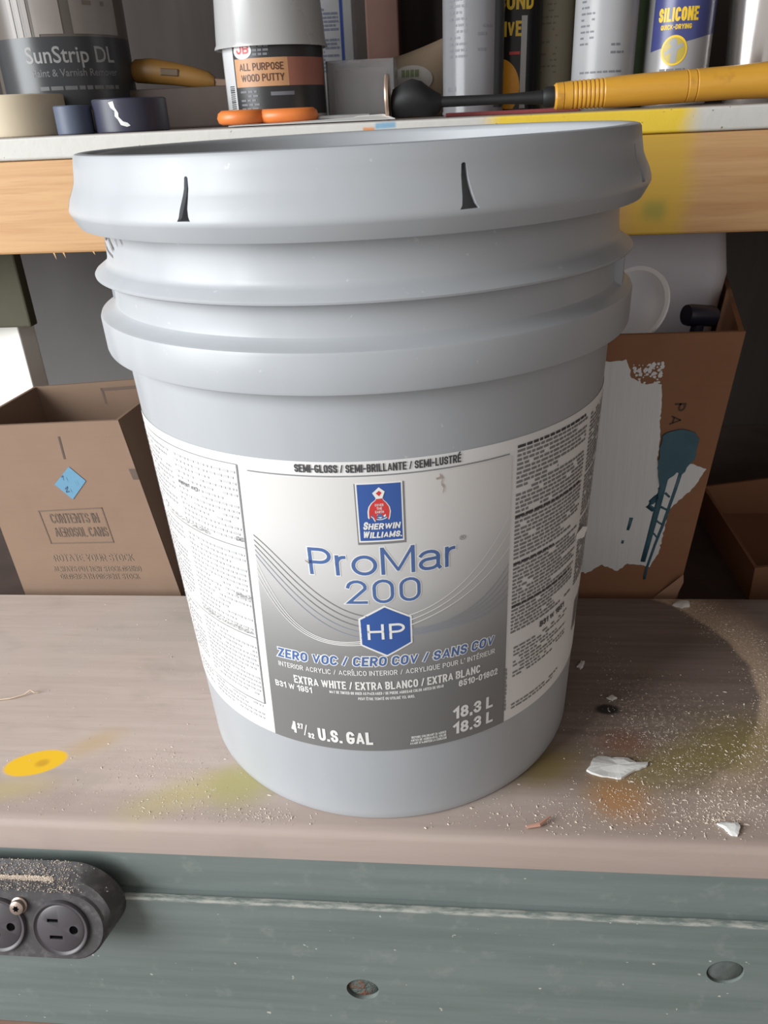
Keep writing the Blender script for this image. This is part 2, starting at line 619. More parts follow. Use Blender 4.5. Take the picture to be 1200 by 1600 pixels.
    c = n.mix(e, c, (0.84, 0.50, 0.015, 1))
    e = n.ellipse(-0.233, -0.0925, 0.0055, 0.004, 0.6, blot, 0.8, 0.3)
    c = n.mix(n.math('MULTIPLY', e, 0.6), c, (0.50, 0.24, 0.02, 1))
    e = n.ellipse(0.158, -0.026, 0.0095, 0.006, 0.4, blot, 0.3)
    c = n.mix(e, c, (0.03, 0.027, 0.027, 1))
    n.color(c)
    n.bump(n.math('ADD', n.math('MULTIPLY', g, 0.6), n.math('MULTIPLY', dust, 0.4)), 0.10, 0.0008)
    return n.m


def green_paint():
    n = NT('chalky green paint', 0.62)
    a = n.noise(n.obj(2, 30, 30), 3, 5)
    s = n.noise(n.obj(), 55, 5, 0.65)
    c = n.mix(n.smooth(a, 0.3, 0.7), (0.145, 0.175, 0.165, 1), (0.185, 0.215, 0.205, 1))
    c = n.mix(n.math('MULTIPLY', n.smooth(s, 0.55, 0.75), 0.5), c, (0.26, 0.275, 0.26, 1))
    v = n.noise(n.obj(), 190, 2, 0.5)
    c = n.mix(n.smooth(v, 0.745, 0.78), c, (0.5, 0.48, 0.43, 1))
    n.color(c)
    n.bump(s, 0.2, 0.001)
    return n.m


m_bench = bench_wood()
m_green = green_paint()
m_greenedge = NT('worn green edge', 0.7)
_s = m_greenedge.noise(m_greenedge.obj(1, 4, 4), 60, 5, 0.7)
m_greenedge.color(m_greenedge.mix(m_greenedge.smooth(_s, 0.38, 0.62), (0.16, 0.19, 0.175, 1), (0.36, 0.36, 0.325, 1)))
m_greenedge = m_greenedge.m
m_darkwood = plain('dark raw wood', (0.075, 0.05, 0.042, 1), 0.8, var=0.4, scale=25)

bench = thing('workbench', 'wooden workbench with worn dusty top and green painted front rail', 'workbench', (0, 0, 0))
# top plank with a rounded nosing
prof = [(-0.134, 0.0), (-0.1385, -0.0006), (-0.1412, -0.0022), (-0.1424, -0.0050), (-0.1424, -0.0240)]
pv, pf = [], []
prof2 = [(0.1165, -0.024), (0.1165, 0.0)] + prof
for i, x in enumerate((-1.2, 0.9)):
    for y, z in prof2:
        pv.append((x, y, z))
k = len(prof2)
for i in range(k):
    pf.append((i, (i + 1) % k, k + (i + 1) % k, k + i))
pf += [tuple(range(k))[::-1], tuple(range(k, 2 * k))]
o = pydata('top_plank', pv, pf, m_bench, bench)
smooth_by_angle(o, 50)
box('upper_rail', -1.2, 0.9, -0.1420, -0.105, -0.0620, -0.0240, m_green, bench, 0.0008)
box('rail_edge', -1.2, 0.9, -0.1508, -0.1460, -0.0590, -0.0563, m_greenedge, bench, 0.0012, 3)
rail = box('front_rail', -1.2, 0.9, -0.1505, -0.112, -0.2040, -0.0575, m_green, bench, 0.0014)
cuts = []
for (hx, hz, hr) in ((-0.0127, -0.1400, 0.0112), (0.2178, -0.1010, 0.0115)):
    bm = bmesh.new()
    bmesh.ops.create_cone(bm, cap_ends=True, segments=40, radius1=hr, radius2=hr * 0.96, depth=0.012,
                          matrix=Matrix.Translation((hx, -0.1505, hz)) @ Matrix.Rotation(R(90), 4, 'X'))
    cuts.append(from_bm('cutter', bm, None))
boolean_cut(rail, cuts)
m_hole = NT('torn hole filler', 0.85)
_s = m_hole.noise(m_hole.obj(), 130, 4, 0.6, 0.8)
m_hole.color(m_hole.mix(m_hole.smooth(_s, 0.47, 0.56), (0.10, 0.125, 0.115, 1), (0.16, 0.075, 0.045, 1)))
m_hole.bump(_s, 1.0, 0.004)
m_hole2 = plain('grey hole plug', (0.09, 0.105, 0.098, 1), 0.8, var=0.4, scale=140, bump=0.8)
for (hx, hz, hr, mt, dp) in ((-0.0127, -0.1400, 0.0109, m_hole.m, 0.0022), (0.2178, -0.1010, 0.0112, m_hole2, 0.0012)):
    rows = [(0.0, 0.0008), (hr * 0.5, 0.0007), (hr * 0.88, 0.0), (hr, -0.0012), (hr, -0.004)]
    bm = lathe_bm(rows, 32)
    for v in bm.verts:
        v.co = Vector((hx + v.co.x, -0.1505 + dp - v.co.z, hz + v.co.y))
    smooth_by_angle(from_bm('hole_plug', bm, mt, bench), 60)
box('back_plank', -1.2, 0.9, 0.1180, 0.6190, -0.055, -0.034, m_darkwood, bench, 0.002)
m_lowwood = plain('brown lower rail', (0.16, 0.09, 0.065, 1), 0.8, var=0.3, scale=30)
box('lower_rail', -1.2, 0.9, -0.1505, -0.112, -0.30, -0.2060, m_lowwood, bench, 0.002)
for lx in (-1.1, 0.8):
    box('leg', lx - 0.045, lx + 0.045, -0.110, -0.02, -0.75, -0.024, m_green, bench, 0.003)
    box('leg', lx - 0.045, lx + 0.045, 0.52, 0.61, -0.75, -0.055, m_green, bench, 0.003)


# ================================================================== SHELF
SL = 0.0085          # the shelf runs down slightly to the right


def zs(x):
    return 0.3812 - SL * x


def shelf_paint():
    n = NT('chipped white shelf edge paint', 0.6)
    s = n.noise(n.obj(), 90, 5, 0.65)
    w = n.noise(n.obj(), 30, 4)
    c = n.mix(s, (0.54, 0.525, 0.49, 1), (0.60, 0.585, 0.55, 1))
    y = n.rect(0.080, 0.236, -0.1, 0.1, 0, 2, 0.012, w, 0.02)
    c = n.mix(y, c, (0.80, 0.56, 0.045, 1))
    sp = n.noise(n.obj(1, 1, 1), 230, 2, 0.5)
    c = n.mix(n.smooth(sp, 0.70, 0.75), c, (0.22, 0.17, 0.10, 1))
    e = n.rect(-0.022, -0.012, -0.0075, -0.0035, 0, 2, 0.0012, w, 0.006)
    c = n.mix(e, c, (0.62, 0.25, 0.09, 1))
    e = n.rect(-0.012, 0.004, -0.0052, -0.001, 0, 2, 0.0012, w, 0.004)
    c = n.mix(e, c, (0.20, 0.36, 0.50, 1))
    # the top face is grimy
    _, Y, Z = n.xyz()
    top = n.smooth(Z, -0.0012, -0.0002)
    c = n.mix(n.math('MULTIPLY', top, 0.8), c, n.mix(w, (0.20, 0.16, 0.15, 1), (0.34, 0.28, 0.26, 1)))
    n.color(c)
    n.bump(s, 0.35, 0.001)
    return n.m


def pine():
    n = NT('orange pine board', 0.55)
    g = n.noise(n.obj(2.2, 50, 50), 2.6, 5, 0.55, 0.9)
    f = n.noise(n.obj(10, 260, 260), 2.0, 3)
    w = n.noise(n.obj(), 24, 4)
    c = n.mix(n.smooth(g, 0.3, 0.7), (0.50, 0.27, 0.115, 1), (0.58, 0.345, 0.16, 1))
    c = n.mix(n.math('MULTIPLY', n.smooth(f, 0.5, 0.75), 0.3), c, (0.36, 0.17, 0.07, 1))
    # knot
    e = n.ellipse(0, 0, 1, 1) if False else n.rect(0.188, 0.240, -0.2, 0.2, 0, 2, 0.012, w, 0.03)
    c = n.mix(n.math('MULTIPLY', e, 0.85), c, (0.60, 0.37, 0.035, 1))
    e = n.rect(0.203, 0.222, -0.084, -0.070, 0, 2, 0.006, w, 0.02)
    c = n.mix(n.math('MULTIPLY', e, 0.7), c, (0.27, 0.27, 0.05, 1))
    n.color(c)
    n.bump(g, 0.12, 0.001)
    return n.m


m_shelf = shelf_paint()
m_pine = pine()
shelf = thing('wall_shelf', 'long shelf with white and yellow painted edge above an orange pine rail', 'shelf',
              (0, 0, 0.3812), (0, SL, 0))
o = box('shelf_board', -1.2, 0.9, 0.2300, 0.6100, -0.0178, 0.0, m_shelf, shelf, 0.0022, 3)
box('front_rail', -1.2, 0.9, 0.2325, 0.2705, -0.0945, -0.0180, m_pine, shelf, 0.002)
box('back_cleat', -1.2, 0.9, 0.575, 0.6100, -0.0945, -0.0180, m_pine, shelf, 0.002)
# splinters hanging off the rail's lower edge
for sx, sl in ((-0.309, 0.006), (-0.300, 0.005), (-0.272, 0.003)):
    pydata('splinter', [(sx, 0.2330, -0.0940), (sx + 0.0018, 0.2330, -0.0940), (sx + 0.0022, 0.2330, -0.0940 - sl), (sx + 0.0008, 0.2345, -0.0940)],
           [(0, 1, 2), (0, 2, 3), (1, 3, 2), (0, 3, 1)], m_pine, shelf)
box('post', -1.02, -0.93, 0.27, 0.36, -0.4152, -0.0180, m_pine, shelf, 0.003)
box('post', 0.80, 0.89, 0.27, 0.36, -0.4152, -0.0180, m_pine, shelf, 0.003)

# ================================================================== PAINT BUCKET
RB, KB = 0.1305, 0.0369


def rc(z):
    return RB + KB * z


def on_bucket(deg, z, off):
    a = R(deg)
    r = rc(z) + off
    return (r * math.sin(a), -r * math.cos(a), z)


def grey_plastic():
    n = NT('grey pail plastic', 0.36, spec=0.45)
    s = n.noise(n.obj(1, 1, 0.35), 40, 4)
    f = n.noise(n.obj(), 260, 3)
    c = n.mix(s, (0.385, 0.402, 0.424, 1), (0.425, 0.442, 0.464, 1))
    c = n.mix(n.smooth(f, 0.70, 0.76), c, (0.50, 0.51, 0.52, 1))
    n.color(c)
    n.roughness(n.smooth(s, 0.3, 0.7, 0.32, 0.44))
    return n.m


m_pail = grey_plastic()
pail = thing('paint_bucket', 'large grey plastic paint bucket with lid and printed label, standing on bench', 'paint bucket')
body = [(0.0, 0.0015), (0.118, 0.0015), (0.121, 0.0), (0.1285, 0.0), (0.1299, 0.0005), (0.1306, 0.0018), (rc(0.006), 0.006)]
body += [(rc(z), z) for z in (0.03, 0.06, 0.1, 0.14, 0.18, 0.22, 0.25, 0.270)]
body += [(0.1402, 0.2775), (0.1408, 0.2792), (0.1490, 0.2786), (0.1500, 0.2792), (0.1504, 0.2806), (0.1506, 0.2965), (0.1500, 0.2979), (0.1488, 0.2986),
         (0.1432, 0.3006), (0.1416, 0.3022), (0.1412, 0.3045), (0.1409, 0.3145), (0.1414, 0.3166), (0.1478, 0.3170), (0.1489, 0.3177),
         (0.1491, 0.3186), (0.1485, 0.3194), (0.1436, 0.3226), (0.1420, 0.3242), (0.1413, 0.3265), (0.1408, 0.3330), (0.1408, 0.352), (0.1418, 0.360), (0.1430, 0.372), (0.1425, 0.3735),
         (0.1405, 0.3735), (0.1395, 0.372), (0.1385, 0.34), (0.0, 0.338)]
pb = lathe('body', body, m_pail, pail, 180, 32)
# webbed ear blocks between the two collars, left and right
for a0, a1 in ((-122, -78), (74, 118)):
    bm = bmesh.new()
    prev = None
    n = 14
    for i in range(n + 1):
        a = R(a0 + (a1 - a0) * i / n)
        cur = [bm.verts.new((r * math.sin(a), -r * math.cos(a), z)) for r, z in ((0.1405, 0.298), (0.1457, 0.298), (0.1455, 0.3185), (0.1405, 0.3185))]
        if prev:
            for q in range(4):
                bm.faces.new((prev[q], cur[q], cur[(q + 1) % 4], prev[(q + 1) % 4]))
        else:
            bm.faces.new(cur)
        prev = cur
    bm.faces.new(prev[::-1])
    smooth_by_angle(from_bm('handle_ear', bm, m_pail, pail), 40)

lid_prof = [(0.0, 0.3545), (0.128, 0.3545), (0.1345, 0.3560), (0.1365, 0.3590), (0.1385, 0.3735), (0.1395, 0.3752), (0.1412, 0.3762), (0.1455, 0.3764), (0.1472, 0.3760), (0.1481, 0.3748),
            (0.1490, 0.3690), (0.1500, 0.3635), (0.1513, 0.3605), (0.1536, 0.3560), (0.1549, 0.3522), (0.1551, 0.3502), (0.1546, 0.3490), (0.1520, 0.3440),
            (0.1512, 0.3427), (0.1502, 0.3425), (0.1496, 0.3432), (0.1530, 0.3500), (0.1528, 0.3522), (0.1512, 0.3556), (0.1488, 0.3605), (0.1478, 0.3640),
            (0.1468, 0.3705), (0.1455, 0.3740), (0.1412, 0.3742), (0.1400, 0.3730), (0.1380, 0.3570), (0.1345, 0.3530), (0.0, 0.3525)]
lid = lathe('lid', lid_prof, m_pail, pail, 200, 30)
cuts = []
slot2d = [(-0.0011, 0.0158), (-0.0006, 0.0164), (0.0004, 0.0164), (0.0010, 0.0158), (0.0014, 0.010), (0.0021, 0.005), (0.0030, 0.0018), (0.0042, 0.0),
          (-0.0040, 0.0), (-0.0030, 0.0014), (-0.0024, 0.005), (-0.0017, 0.010)]
for q in range(8):
    a = R(-20.8 + 43.4 * (q - 2))
    er = Vector((math.sin(a), -math.cos(a), 0))
    et = Vector((math.cos(a), math.sin(a), 0))
    bm = bmesh.new()
    m_ = -1 if q % 2 == 0 else 1
    lo = [bm.verts.new(er * 0.1464 + et * (t * (1 if m_ == 1 else 0.8)) + Vector((0, 0, 0.3517 + z))) for t, z in slot2d]
    hi = [bm.verts.new(er * 0.1620 + et * (t * (1 if m_ == 1 else 0.8)) + Vector((0, 0, 0.3517 + z))) for t, z in slot2d]
    bm.faces.new(lo)
    bm.faces.new(hi[::-1])
    for i in range(len(lo)):
        j = (i + 1) % len(lo)
        bm.faces.new((lo[i], hi[i], hi[j], lo[j]))
    cuts.append(from_bm('cutter', bm, None))
boolean_cut(lid, cuts)
smooth_by_angle(lid, 30)

# marker scrawl left on the neck
m_ink = plain('faded black marker', (0.16, 0.16, 0.17, 1), 0.6)


def on_neck(deg, z, off):
    a = R(deg)
    r = 0.1409 + off
    return (r * math.sin(a), -r * math.cos(a), z)


scr = []
for pts in ([(-63, .3415), (-60, .337), (-57, .3395), (-54, .333)], [(-57, .3415), (-55, .337), (-53, .334)], [(-51, .342), (-50, .336)], [(-48, .342), (-47, .3375)],
            [(-66, .336), (-60, .3315), (-55, .330)]):
    scr += strip_poly(pts, 0.0014)
lay('marker_scrawl', poly_bm(scr), on_neck, 0.0003, m_ink, pail, 1.0)

# ---- label
ZB, ZT = 0.0588, 0.2436


def pl(z):
    return -25.0 + (z - ZB) / (ZT - ZB) * 5.2


def pr_(z):
    return 36.9 - (z - ZB) / (ZT - ZB) * 1.9


def on_panel(s, z, off):
    """s 0..1 across the printed centre panel"""
    return on_bucket(pl(z) + s * (pr_(z) - pl(z)), z, off)


m_white = plain('white label paper', (0.80, 0.79, 0.78, 1), 0.5, var=0.02)
label_bm = poly_bm([rect_poly(-96, 108, ZB, ZT)])
label = lay('label', label_bm, on_bucket, 0.0003, m_white, pail, 2.0, 0.02)
label['label'] = 'white wraparound paper label with grey printed centre panel'

mp = NT('printed grey fade', 0.45)
_X, _Y, _Z = mp.xyz()
_rm = mp.t.nodes.new('ShaderNodeValToRGB')
mp.t.links.new(mp.smooth(_Z, ZB, ZT), _rm.inputs[0])
for q in range(2):
    pass
el = _rm.color_ramp.elements
el[0].position, el[0].color = 0.0, (0.190, 0.186, 0.182, 1)
el[1].position, el[1].color = 1.0, (0.72, 0.70, 0.68, 1)
for p_, c_ in ((0.14, 0.205), (0.30, 0.25), (0.48, 0.38), (0.66, 0.58), (0.85, 0.68)):
    e_ = el.new(p_)
    e_.color = (c_, c_ * 0.985, c_ * 0.97, 1)
# print runs darker to the sides low down, as on the printed artwork
_cr = mp.math('ABSOLUTE', mp.math('SUBTRACT', _X, 0.016))
_sd = mp.math('MULTIPLY', mp.smooth(_cr, 0.015, 0.075), mp.math('MULTIPLY', mp.smooth(_Z, 0.09, 0.13), mp.smooth(_Z, 0.15, 0.215, 1, 0)))
mp.color(mp.mix(mp.math('MULTIPLY', _sd, 0.35), _rm.outputs[0], (0.25, 0.25, 0.255, 1)))
lay('centre_panel', poly_bm([rect_poly(0, 1, ZB, 0.2351)]), on_panel, 0.0005, mp.m, label, 0.03, 0.02)
m_dk = plain('dark print', (0.06, 0.06, 0.065, 1), 0.5)
m_dk2 = plain('grey print', (0.22, 0.22, 0.225, 1), 0.5)
m_fine = plain('small grey print', (0.52, 0.52, 0.53, 1), 0.5)
m_fine2 = plain('small dark print', (0.24, 0.235, 0.23, 1), 0.5)
m_wp = plain('white print', (0.83, 0.82, 0.80, 1), 0.5, var=0.02)
m_blue = plain('blue print', (0.045, 0.11, 0.36, 1), 0.45, var=0.05)
m_blue2 = plain('mid blue lettering', (0.085, 0.155, 0.36, 1), 0.45, var=0.05)
m_red = plain('red print', (0.62, 0.05, 0.05, 1), 0.45)


DEG = 0.002356      # metres of label per degree


def put(body, d0, d1, zb, cap, mat, weight=0.16, shear=0.0, off=0.0007, outline=0.0, gap=0.11):
    if outline:
        lay('lettering_outline', stroke_text(body, d0, d1, zb, cap, DEG, weight, outline, shear, gap), on_bucket, off - 0.00008, m_wp, label, 1.0)
    return lay('lettering', stroke_text(body, d0, d1, zb, cap, DEG, weight, 0.0, shear, gap), on_bucket, off, mat, label, 1.0)


lay('rule', poly_bm(strip_poly([(-19.8 + i * 2.71, 0.2363) for i in range(21)], 0.0006)), on_bucket, 0.0008, m_dk2, label)
put('SEMI-GLOSS / SEMI-BRILLANTE / SEMI-LUSTR\u00c9', -9.3, 23.4, 0.2381, 0.0042, m_dk, 0.165)

# swoosh lines
def curve_pts(p0, p1, p2, p3, n=26):
    out = []
    for i in range(n + 1):
        t = i / n
        out.append(tuple((1 - t) ** 3 * a + 3 * (1 - t) ** 2 * t * b + 3 * (1 - t) * t * t * c + t ** 3 * d for a, b, c, d in zip(p0, p1, p2, p3)))
    return out


sw_d, sw_l, sw_w = [], [], []
for i in range(5):
    q = curve_pts((0.0, 0.1995 - i * 0.0030), (0.14, 0.187 - i * 0.0055), (0.26, 0.158 - i * 0.004), (0.45, 0.1545 - i * 0.0035))
    (sw_d if i < 3 else sw_l).extend(strip_poly(q, 0.0006))
for i in range(3):
    q = curve_pts((0.0, 0.184 - i * 0.005), (0.10, 0.150 - i * 0.002), (0.20, 0.131), (0.46, 0.1405 - i * 0.0015))
    sw_w.extend(strip_poly(q, 0.00055))
for i in range(3):
    q = curve_pts((0.56, 0.1535 - i * 0.0035), (0.74, 0.158 - i * 0.002), (0.88, 0.176 - i * 0.006), (1.0, 0.203 - i * 0.010))
    sw_w.extend(strip_poly(q, 0.00055))
for i in range(5):
    q = curve_pts((0.56, 0.1455 - i * 0.0012), (0.74, 0.143), (0.90, 0.152 - i * 0.003), (1.0, 0.172 - i * 0.005))
    sw_l.extend(strip_poly(q, 0.0006))
lay('swoosh_line', poly_bm(sw_d), on_panel, 0.0007, m_dk2, label)
lay('swoosh_line', poly_bm(sw_l), on_panel, 0.0007, plain('pale grey blue print', (0.32, 0.34, 0.39, 1), 0.5), label)
lay('swoosh_line', poly_bm(sw_w), on_panel, 0.00075, m_wp, label)

# emblem
lx0, lx1, lz0, lz1 = 2.35, 11.55, 0.2000, 0.2327
lay('emblem_shadow', poly_bm([rect_poly(lx0 - 0.25, lx1 + 0.35, lz0 - 0.0014, lz1 - 0.0005)]), on_bucket, 0.00060, m_dk2, label, 1.0)
lay('emblem_border', poly_bm([rect_poly(lx0, lx1, lz0, lz1)]), on_bucket, 0.00068, m_wp, label, 1.0)
lay('emblem_field', poly_bm([rect_poly(lx0 + 0.32, lx1 - 0.32, lz0 + 0.0009, lz1 - 0.0009)]), on_bucket, 0.00074, m_blue, label, 1.0)
ec = (lx0 + lx1) / 2 - 0.1


def epoly(pts, sx=1.0):
    return [(ec + a * 0.43, 0.2195 + b * 0.001) for a, b in pts]


drip = [(-1.0, 5.2), (-1.6, 3.6), (-3.2, 2.2), (-4.4, 0.2), (-4.9, -2.2), (-4.9, -5.4), (-4.4, -6.2), (-4.0, -4.6), (-3.2, -4.0), (-2.6, -6.6), (-2.0, -7.8), (-1.6, -6.2), (-1.2, -4.0),
        (0.6, -3.4), (1.2, -5.2), (2.6, -4.0), (3.2, -5.8), (3.7, -7.0), (4.2, -5.4), (4.6, -2.4), (4.2, 0.0), (3.0, 2.2), (1.8, 3.6), (1.4, 5.2)]
globe = [(4.6 * math.cos(2 * PI * k / 28), -2.6 + 4.2 * math.sin(2 * PI * k / 28)) for k in range(28)]
lay('emblem_globe', poly_bm([epoly([(a * 1.1, -2.6 + (b + 2.6) * 1.1) for a, b in globe])]), on_bucket, 0.00078, m_wp, label, 1.0)
lay('emblem_globe', poly_bm([epoly(globe)]), on_bucket, 0.00081, plain('globe blue', (0.10, 0.16, 0.36, 1), 0.5), label, 1.0)
lay('emblem_land', poly_bm([epoly([(-3.2, -3.6), (-1.4, -5.2), (-0.6, -3.2), (-1.8, -2.2)]), epoly([(0.6, -3.6), (2.2, -5.8), (3.2, -4.2), (2.0, -2.6)]), epoly([(-1.2, -5.6), (0.4, -6.4), (1.0, -5.6)])]),
    on_bucket, 0.00084, m_wp, label, 1.0)
ol = [(a * 1.13, b * 1.06) for a, b in drip]
lay('emblem_paint', poly_bm([epoly(ol)]), on_bucket, 0.00080, m_wp, label, 1.0)
lay('emblem_paint', poly_bm([epoly(drip)]), on_bucket, 0.00087, m_red, label, 1.0)
lay('emblem_can', poly_bm([epoly([(-2.9, 7.6), (0.2, 10.6), (2.8, 8.2), (1.6, 4.6), (-1.2, 4.4)])]), on_bucket, 0.00090, m_wp, label, 1.0)
lay('emblem_can_mark', poly_bm([epoly([(-1.3, 7.4), (0.2, 8.8), (1.4, 7.6), (0.2, 5.8)])]), on_bucket, 0.00093, m_red, label, 1.0)
for i, w_ in enumerate(('COVER', 'THE', 'EARTH')):
    ww = (0.85, 0.55, 0.85)[i]
    put(w_, ec - ww, ec + ww, 0.2200 - i * 0.0019, 0.0013, m_wp, 0.15, off=0.0010)
put('S', lx0 + 0.95, lx0 + 1.85, 0.2072, 0.0044, m_wp, 0.2, 0.2, off=0.0009)
put('HERWIN', lx0 + 1.98, lx1 - 0.85, 0.2072, 0.0034, m_wp, 0.22, 0.2, off=0.0009)
put('W', lx0 + 0.75, lx0 + 2.05, 0.2024, 0.0042, m_wp, 0.2, 0.2, off=0.0009)
put('ILLIAMS.', lx0 + 2.2, lx1 - 0.5, 0.2024, 0.0034, m_wp, 0.22, 0.2, off=0.0009)

put('ProMar', -8.7, 22.6, 0.1806, 0.0160, m_blue2, 0.115, outline=0.035, gap=0.10)
lay('lettering', fit_text('\u00ae', 23.2, 24.7, 0.1950, 0.0026), on_bucket, 0.0007, m_dk2, label)
put('200', -1.2, 14.6, 0.1632, 0.0146, m_blue2, 0.115, outline=0.035, gap=0.16)
hexp = lambda k: [(6.65 + 5.45 * k * sx, 0.14495 + 0.0157 * k * sz) for sx, sz in ((0, 1), (1, 0.52), (1, -0.52), (0, -1), (-1, -0.52), (-1, 0.52))]
lay('badge_border', poly_bm([hexp(1.07)]), on_bucket, 0.0007, m_wp, label, 1.0)
lay('badge', poly_bm([hexp(0.99)]), on_bucket, 0.0008, m_blue, label, 1.0)
put('HP', 2.6, 10.9, 0.1400, 0.0100, m_wp, 0.14, off=0.0009, gap=0.2)
put('ZERO VOC / CERO COV / SANS COV', -19.8, 32.4, 0.1219, 0.0064, m_blue2, 0.19, 0.12, outline=0.09, gap=0.14)
put('INTERIOR ACRYLIC / ACR\u00cdLICO INTERIOR / ACRYLIQUE POUR L\u2019 INT\u00c9RIEUR', -20.0, 32.9, 0.1153, 0.0034, m_wp, 0.14, gap=0.14)
put('EXTRA WHITE / EXTRA BLANCO / EXTRA BLANC', -16.4, 29.0, 0.1052, 0.0056, m_wp, 0.17)
put('B31 W 1951', -21.9, -12.0, 0.0995, 0.0043, m_wp, 0.17)
put('6510-01802', 23.4, 34.0, 0.0992, 0.0045, m_wp, 0.18)
put('MAY BE TINTED OR USED AS PACKAGED / SE PUEDE AGREGAR COLOR ANTES DE USAR', -7.6, 19.6, 0.1016, 0.0020, m_wp, 0.17)
put('PEUT \u00caTRE TEINT\u00c9 OU UTILIS\u00c9 TEL QUEL', -0.8, 12.6, 0.0978, 0.0019, m_wp, 0.17)
put('4', -19.5, -17.7, 0.0655, 0.0090, m_wp, 0.18)
put('27', -17.5, -15.9, 0.0698, 0.0042, m_wp, 0.2)
put('/', -16.0, -14.7, 0.0652, 0.0088, m_wp, 0.1)
put('32', -14.8, -13.1, 0.0640, 0.0042, m_wp, 0.2)
put('U.S. GAL', -12.0, 1.9, 0.0638, 0.0096, m_wp, 0.19)
put('18,3 L', 22.0, 33.0, 0.0757, 0.0088, m_wp, 0.2)
put('18.3 L', 22.0, 33.2, 0.0640, 0.0088, m_wp, 0.2)
put('BEFORE COLORANT IS ADDED', 11.4, 20.2, 0.0668, 0.0018, m_wp, 0.17)
put('ANTES DE AGREGAR EL COLOR', 11.2, 20.2, 0.0645, 0.0018, m_wp, 0.17)
put('AVANT D\u2019AJOUTER LA COULEUR', 11.0, 20.3, 0.0622, 0.0018, m_wp, 0.17)
# scuffs on the print
m_scuff = plain('brown scuff', (0.46, 0.36, 0.31, 1), 0.6)
lay('scuff', poly_bm(strip_poly([(19.0, .2335), (19.6, .231), (19.3, .2285), (19.9, .2262), (19.6, .2235)], 0.0016) + [[(18.2, .2318), (19.4, .2326), (19.6, .2316), (18.4, .2308)]]), on_bucket, 0.0008, m_scuff, label)
lay('scuff', poly_bm([[(-9.6, .1890), (-8.8, .1876), (-8.7, .1868), (-9.4, .1880)]]), on_bucket, 0.0008, m_scuff, label)

# small print columns either side
L0, L1 = -92.0, -22.2


def on_left(s, z, off):
    e = -27.4 + (z - ZB) / (ZT - ZB) * 5.2
    return on_bucket(e - (1 - s) * 66, z, off)


fl = []
for (a, b, sd) in ((0.2345, 0.1925, 1), (0.1855, 0.1345, 2), (0.1265, 0.0830, 3), (0.0785, 0.064, 4)):
    for j, (s0, s1) in enumerate(((0.0, 0.31), (0.345, 0.655), (0.69, 0.99))):
        fl += word_rows(s0, s1, b, a, 0.0033, 0.0014, 0.008, 0.030, 0.007, 0.94, sd * 7 + j)
lay('fine_print', poly_bm(fl), on_left, 0.0006, m_fine, label, 0.03)
rl = strip_poly([(i / 20, 0.2385) for i in range(21)], 0.0004) + strip_poly([(i / 20, 0.1898) for i in range(21)], 0.0004) + strip_poly([(i / 20, 0.1302) for i in range(21)], 0.0004) + strip_poly([(i / 20, 0.0806) for i in range(21)], 0.0004)
for i in range(20):
    za, zb_ = 0.0806 + (0.2385 - 0.0806) * i / 20, 0.0806 + (0.2385 - 0.0806) * (i + 1) / 20
    rl.append([(0.998, za), (1.003, za), (1.003, zb_), (0.998, zb_)])
lay('column_rule', poly_bm(rl), on_left, 0.0007, m_dk2, label, 0.05)


def put_left(body, s0, s1, zb, cap):
    lay('lettering', stroke_text(body, s0, s1, zb, cap, 0.155, 0.17), on_left, 0.0008, m_dk2, label, 0.02)


put_left('FIRST AID', 0.70, 0.81, 0.2160, 0.0026)
put_left('KEEP OUT OF THE REACH OF CHILDREN', 0.40, 0.84, 0.1912, 0.0022)
put_left('INTERNO MANTENGA', 0.70, 0.99, 0.1318, 0.0025)
put_left('DO', 0.965, 0.995, 0.1935, 0.0026)
put_left('PRIM', 0.93, 0.995, 0.1560, 0.0024)

C0, C1 = 37.8, 62.0


def on_right(s, z, off):
    e = 38.0 - (z - ZB) / (ZT - ZB) * 1.6
    return on_bucket(e + s * 60, z, off)


fr = []
for (a, b, sd) in ((0.2370, 0.2010, 11), (0.1990, 0.1720, 12), (0.1700, 0.1440, 13), (0.1425, 0.1235, 14)):
    for j, (s0, s1) in enumerate(((0.0, 0.42), (0.46, 0.98))):
        fr += word_rows(s0, s1, b, a, 0.00245, 0.00135, 0.010, 0.035, 0.006, 0.95, sd * 5 + j)
fr += word_rows(0.02, 0.40, 0.0900, 0.1130, 0.0026, 0.0012, 0.010, 0.035, 0.007, 0.9, 80)
fr += word_rows(0.02, 0.36, 0.0650, 0.0700, 0.0026, 0.0012, 0.010, 0.035, 0.007, 0.9, 81)
lay('fine_print', poly_bm(fr), on_right, 0.0006, m_fine2, label, 0.03)
hd = []
for z_ in (0.2395, 0.2000, 0.1710, 0.1432):
    hd += word_rows(0.0, 0.40, z_ - 0.0034, z_, 0.0020, 0.0015, 0.015, 0.045, 0.006, 1.0, int(z_ * 1e4))
lay('fine_print', poly_bm(hd), on_right, 0.00065, m_dk, label, 0.03)
lay('lettering', stroke_text('B31 W 1951', 0.17, 0.36, 0.1170, 0.0040, 0.141, 0.2), on_right, 0.0008, m_dk, label, 0.02)
lay('bar_code', poly_bm([rect_poly(0.52 + i * 0.012, 0.52 + i * 0.012 + random.choice((0.004, 0.007, 0.009)), 0.084, 0.108) for i in range(20)]), on_right, 0.0007, m_dk, label, 0.02)
lay('fine_print', poly_bm(word_rows(-0.024, -0.010, 0.062, 0.1000, 0.0030, 0.0022, 0.012, 0.014, 0.01, 0.9, 99)), on_right, 0.0007, m_fine2, label)
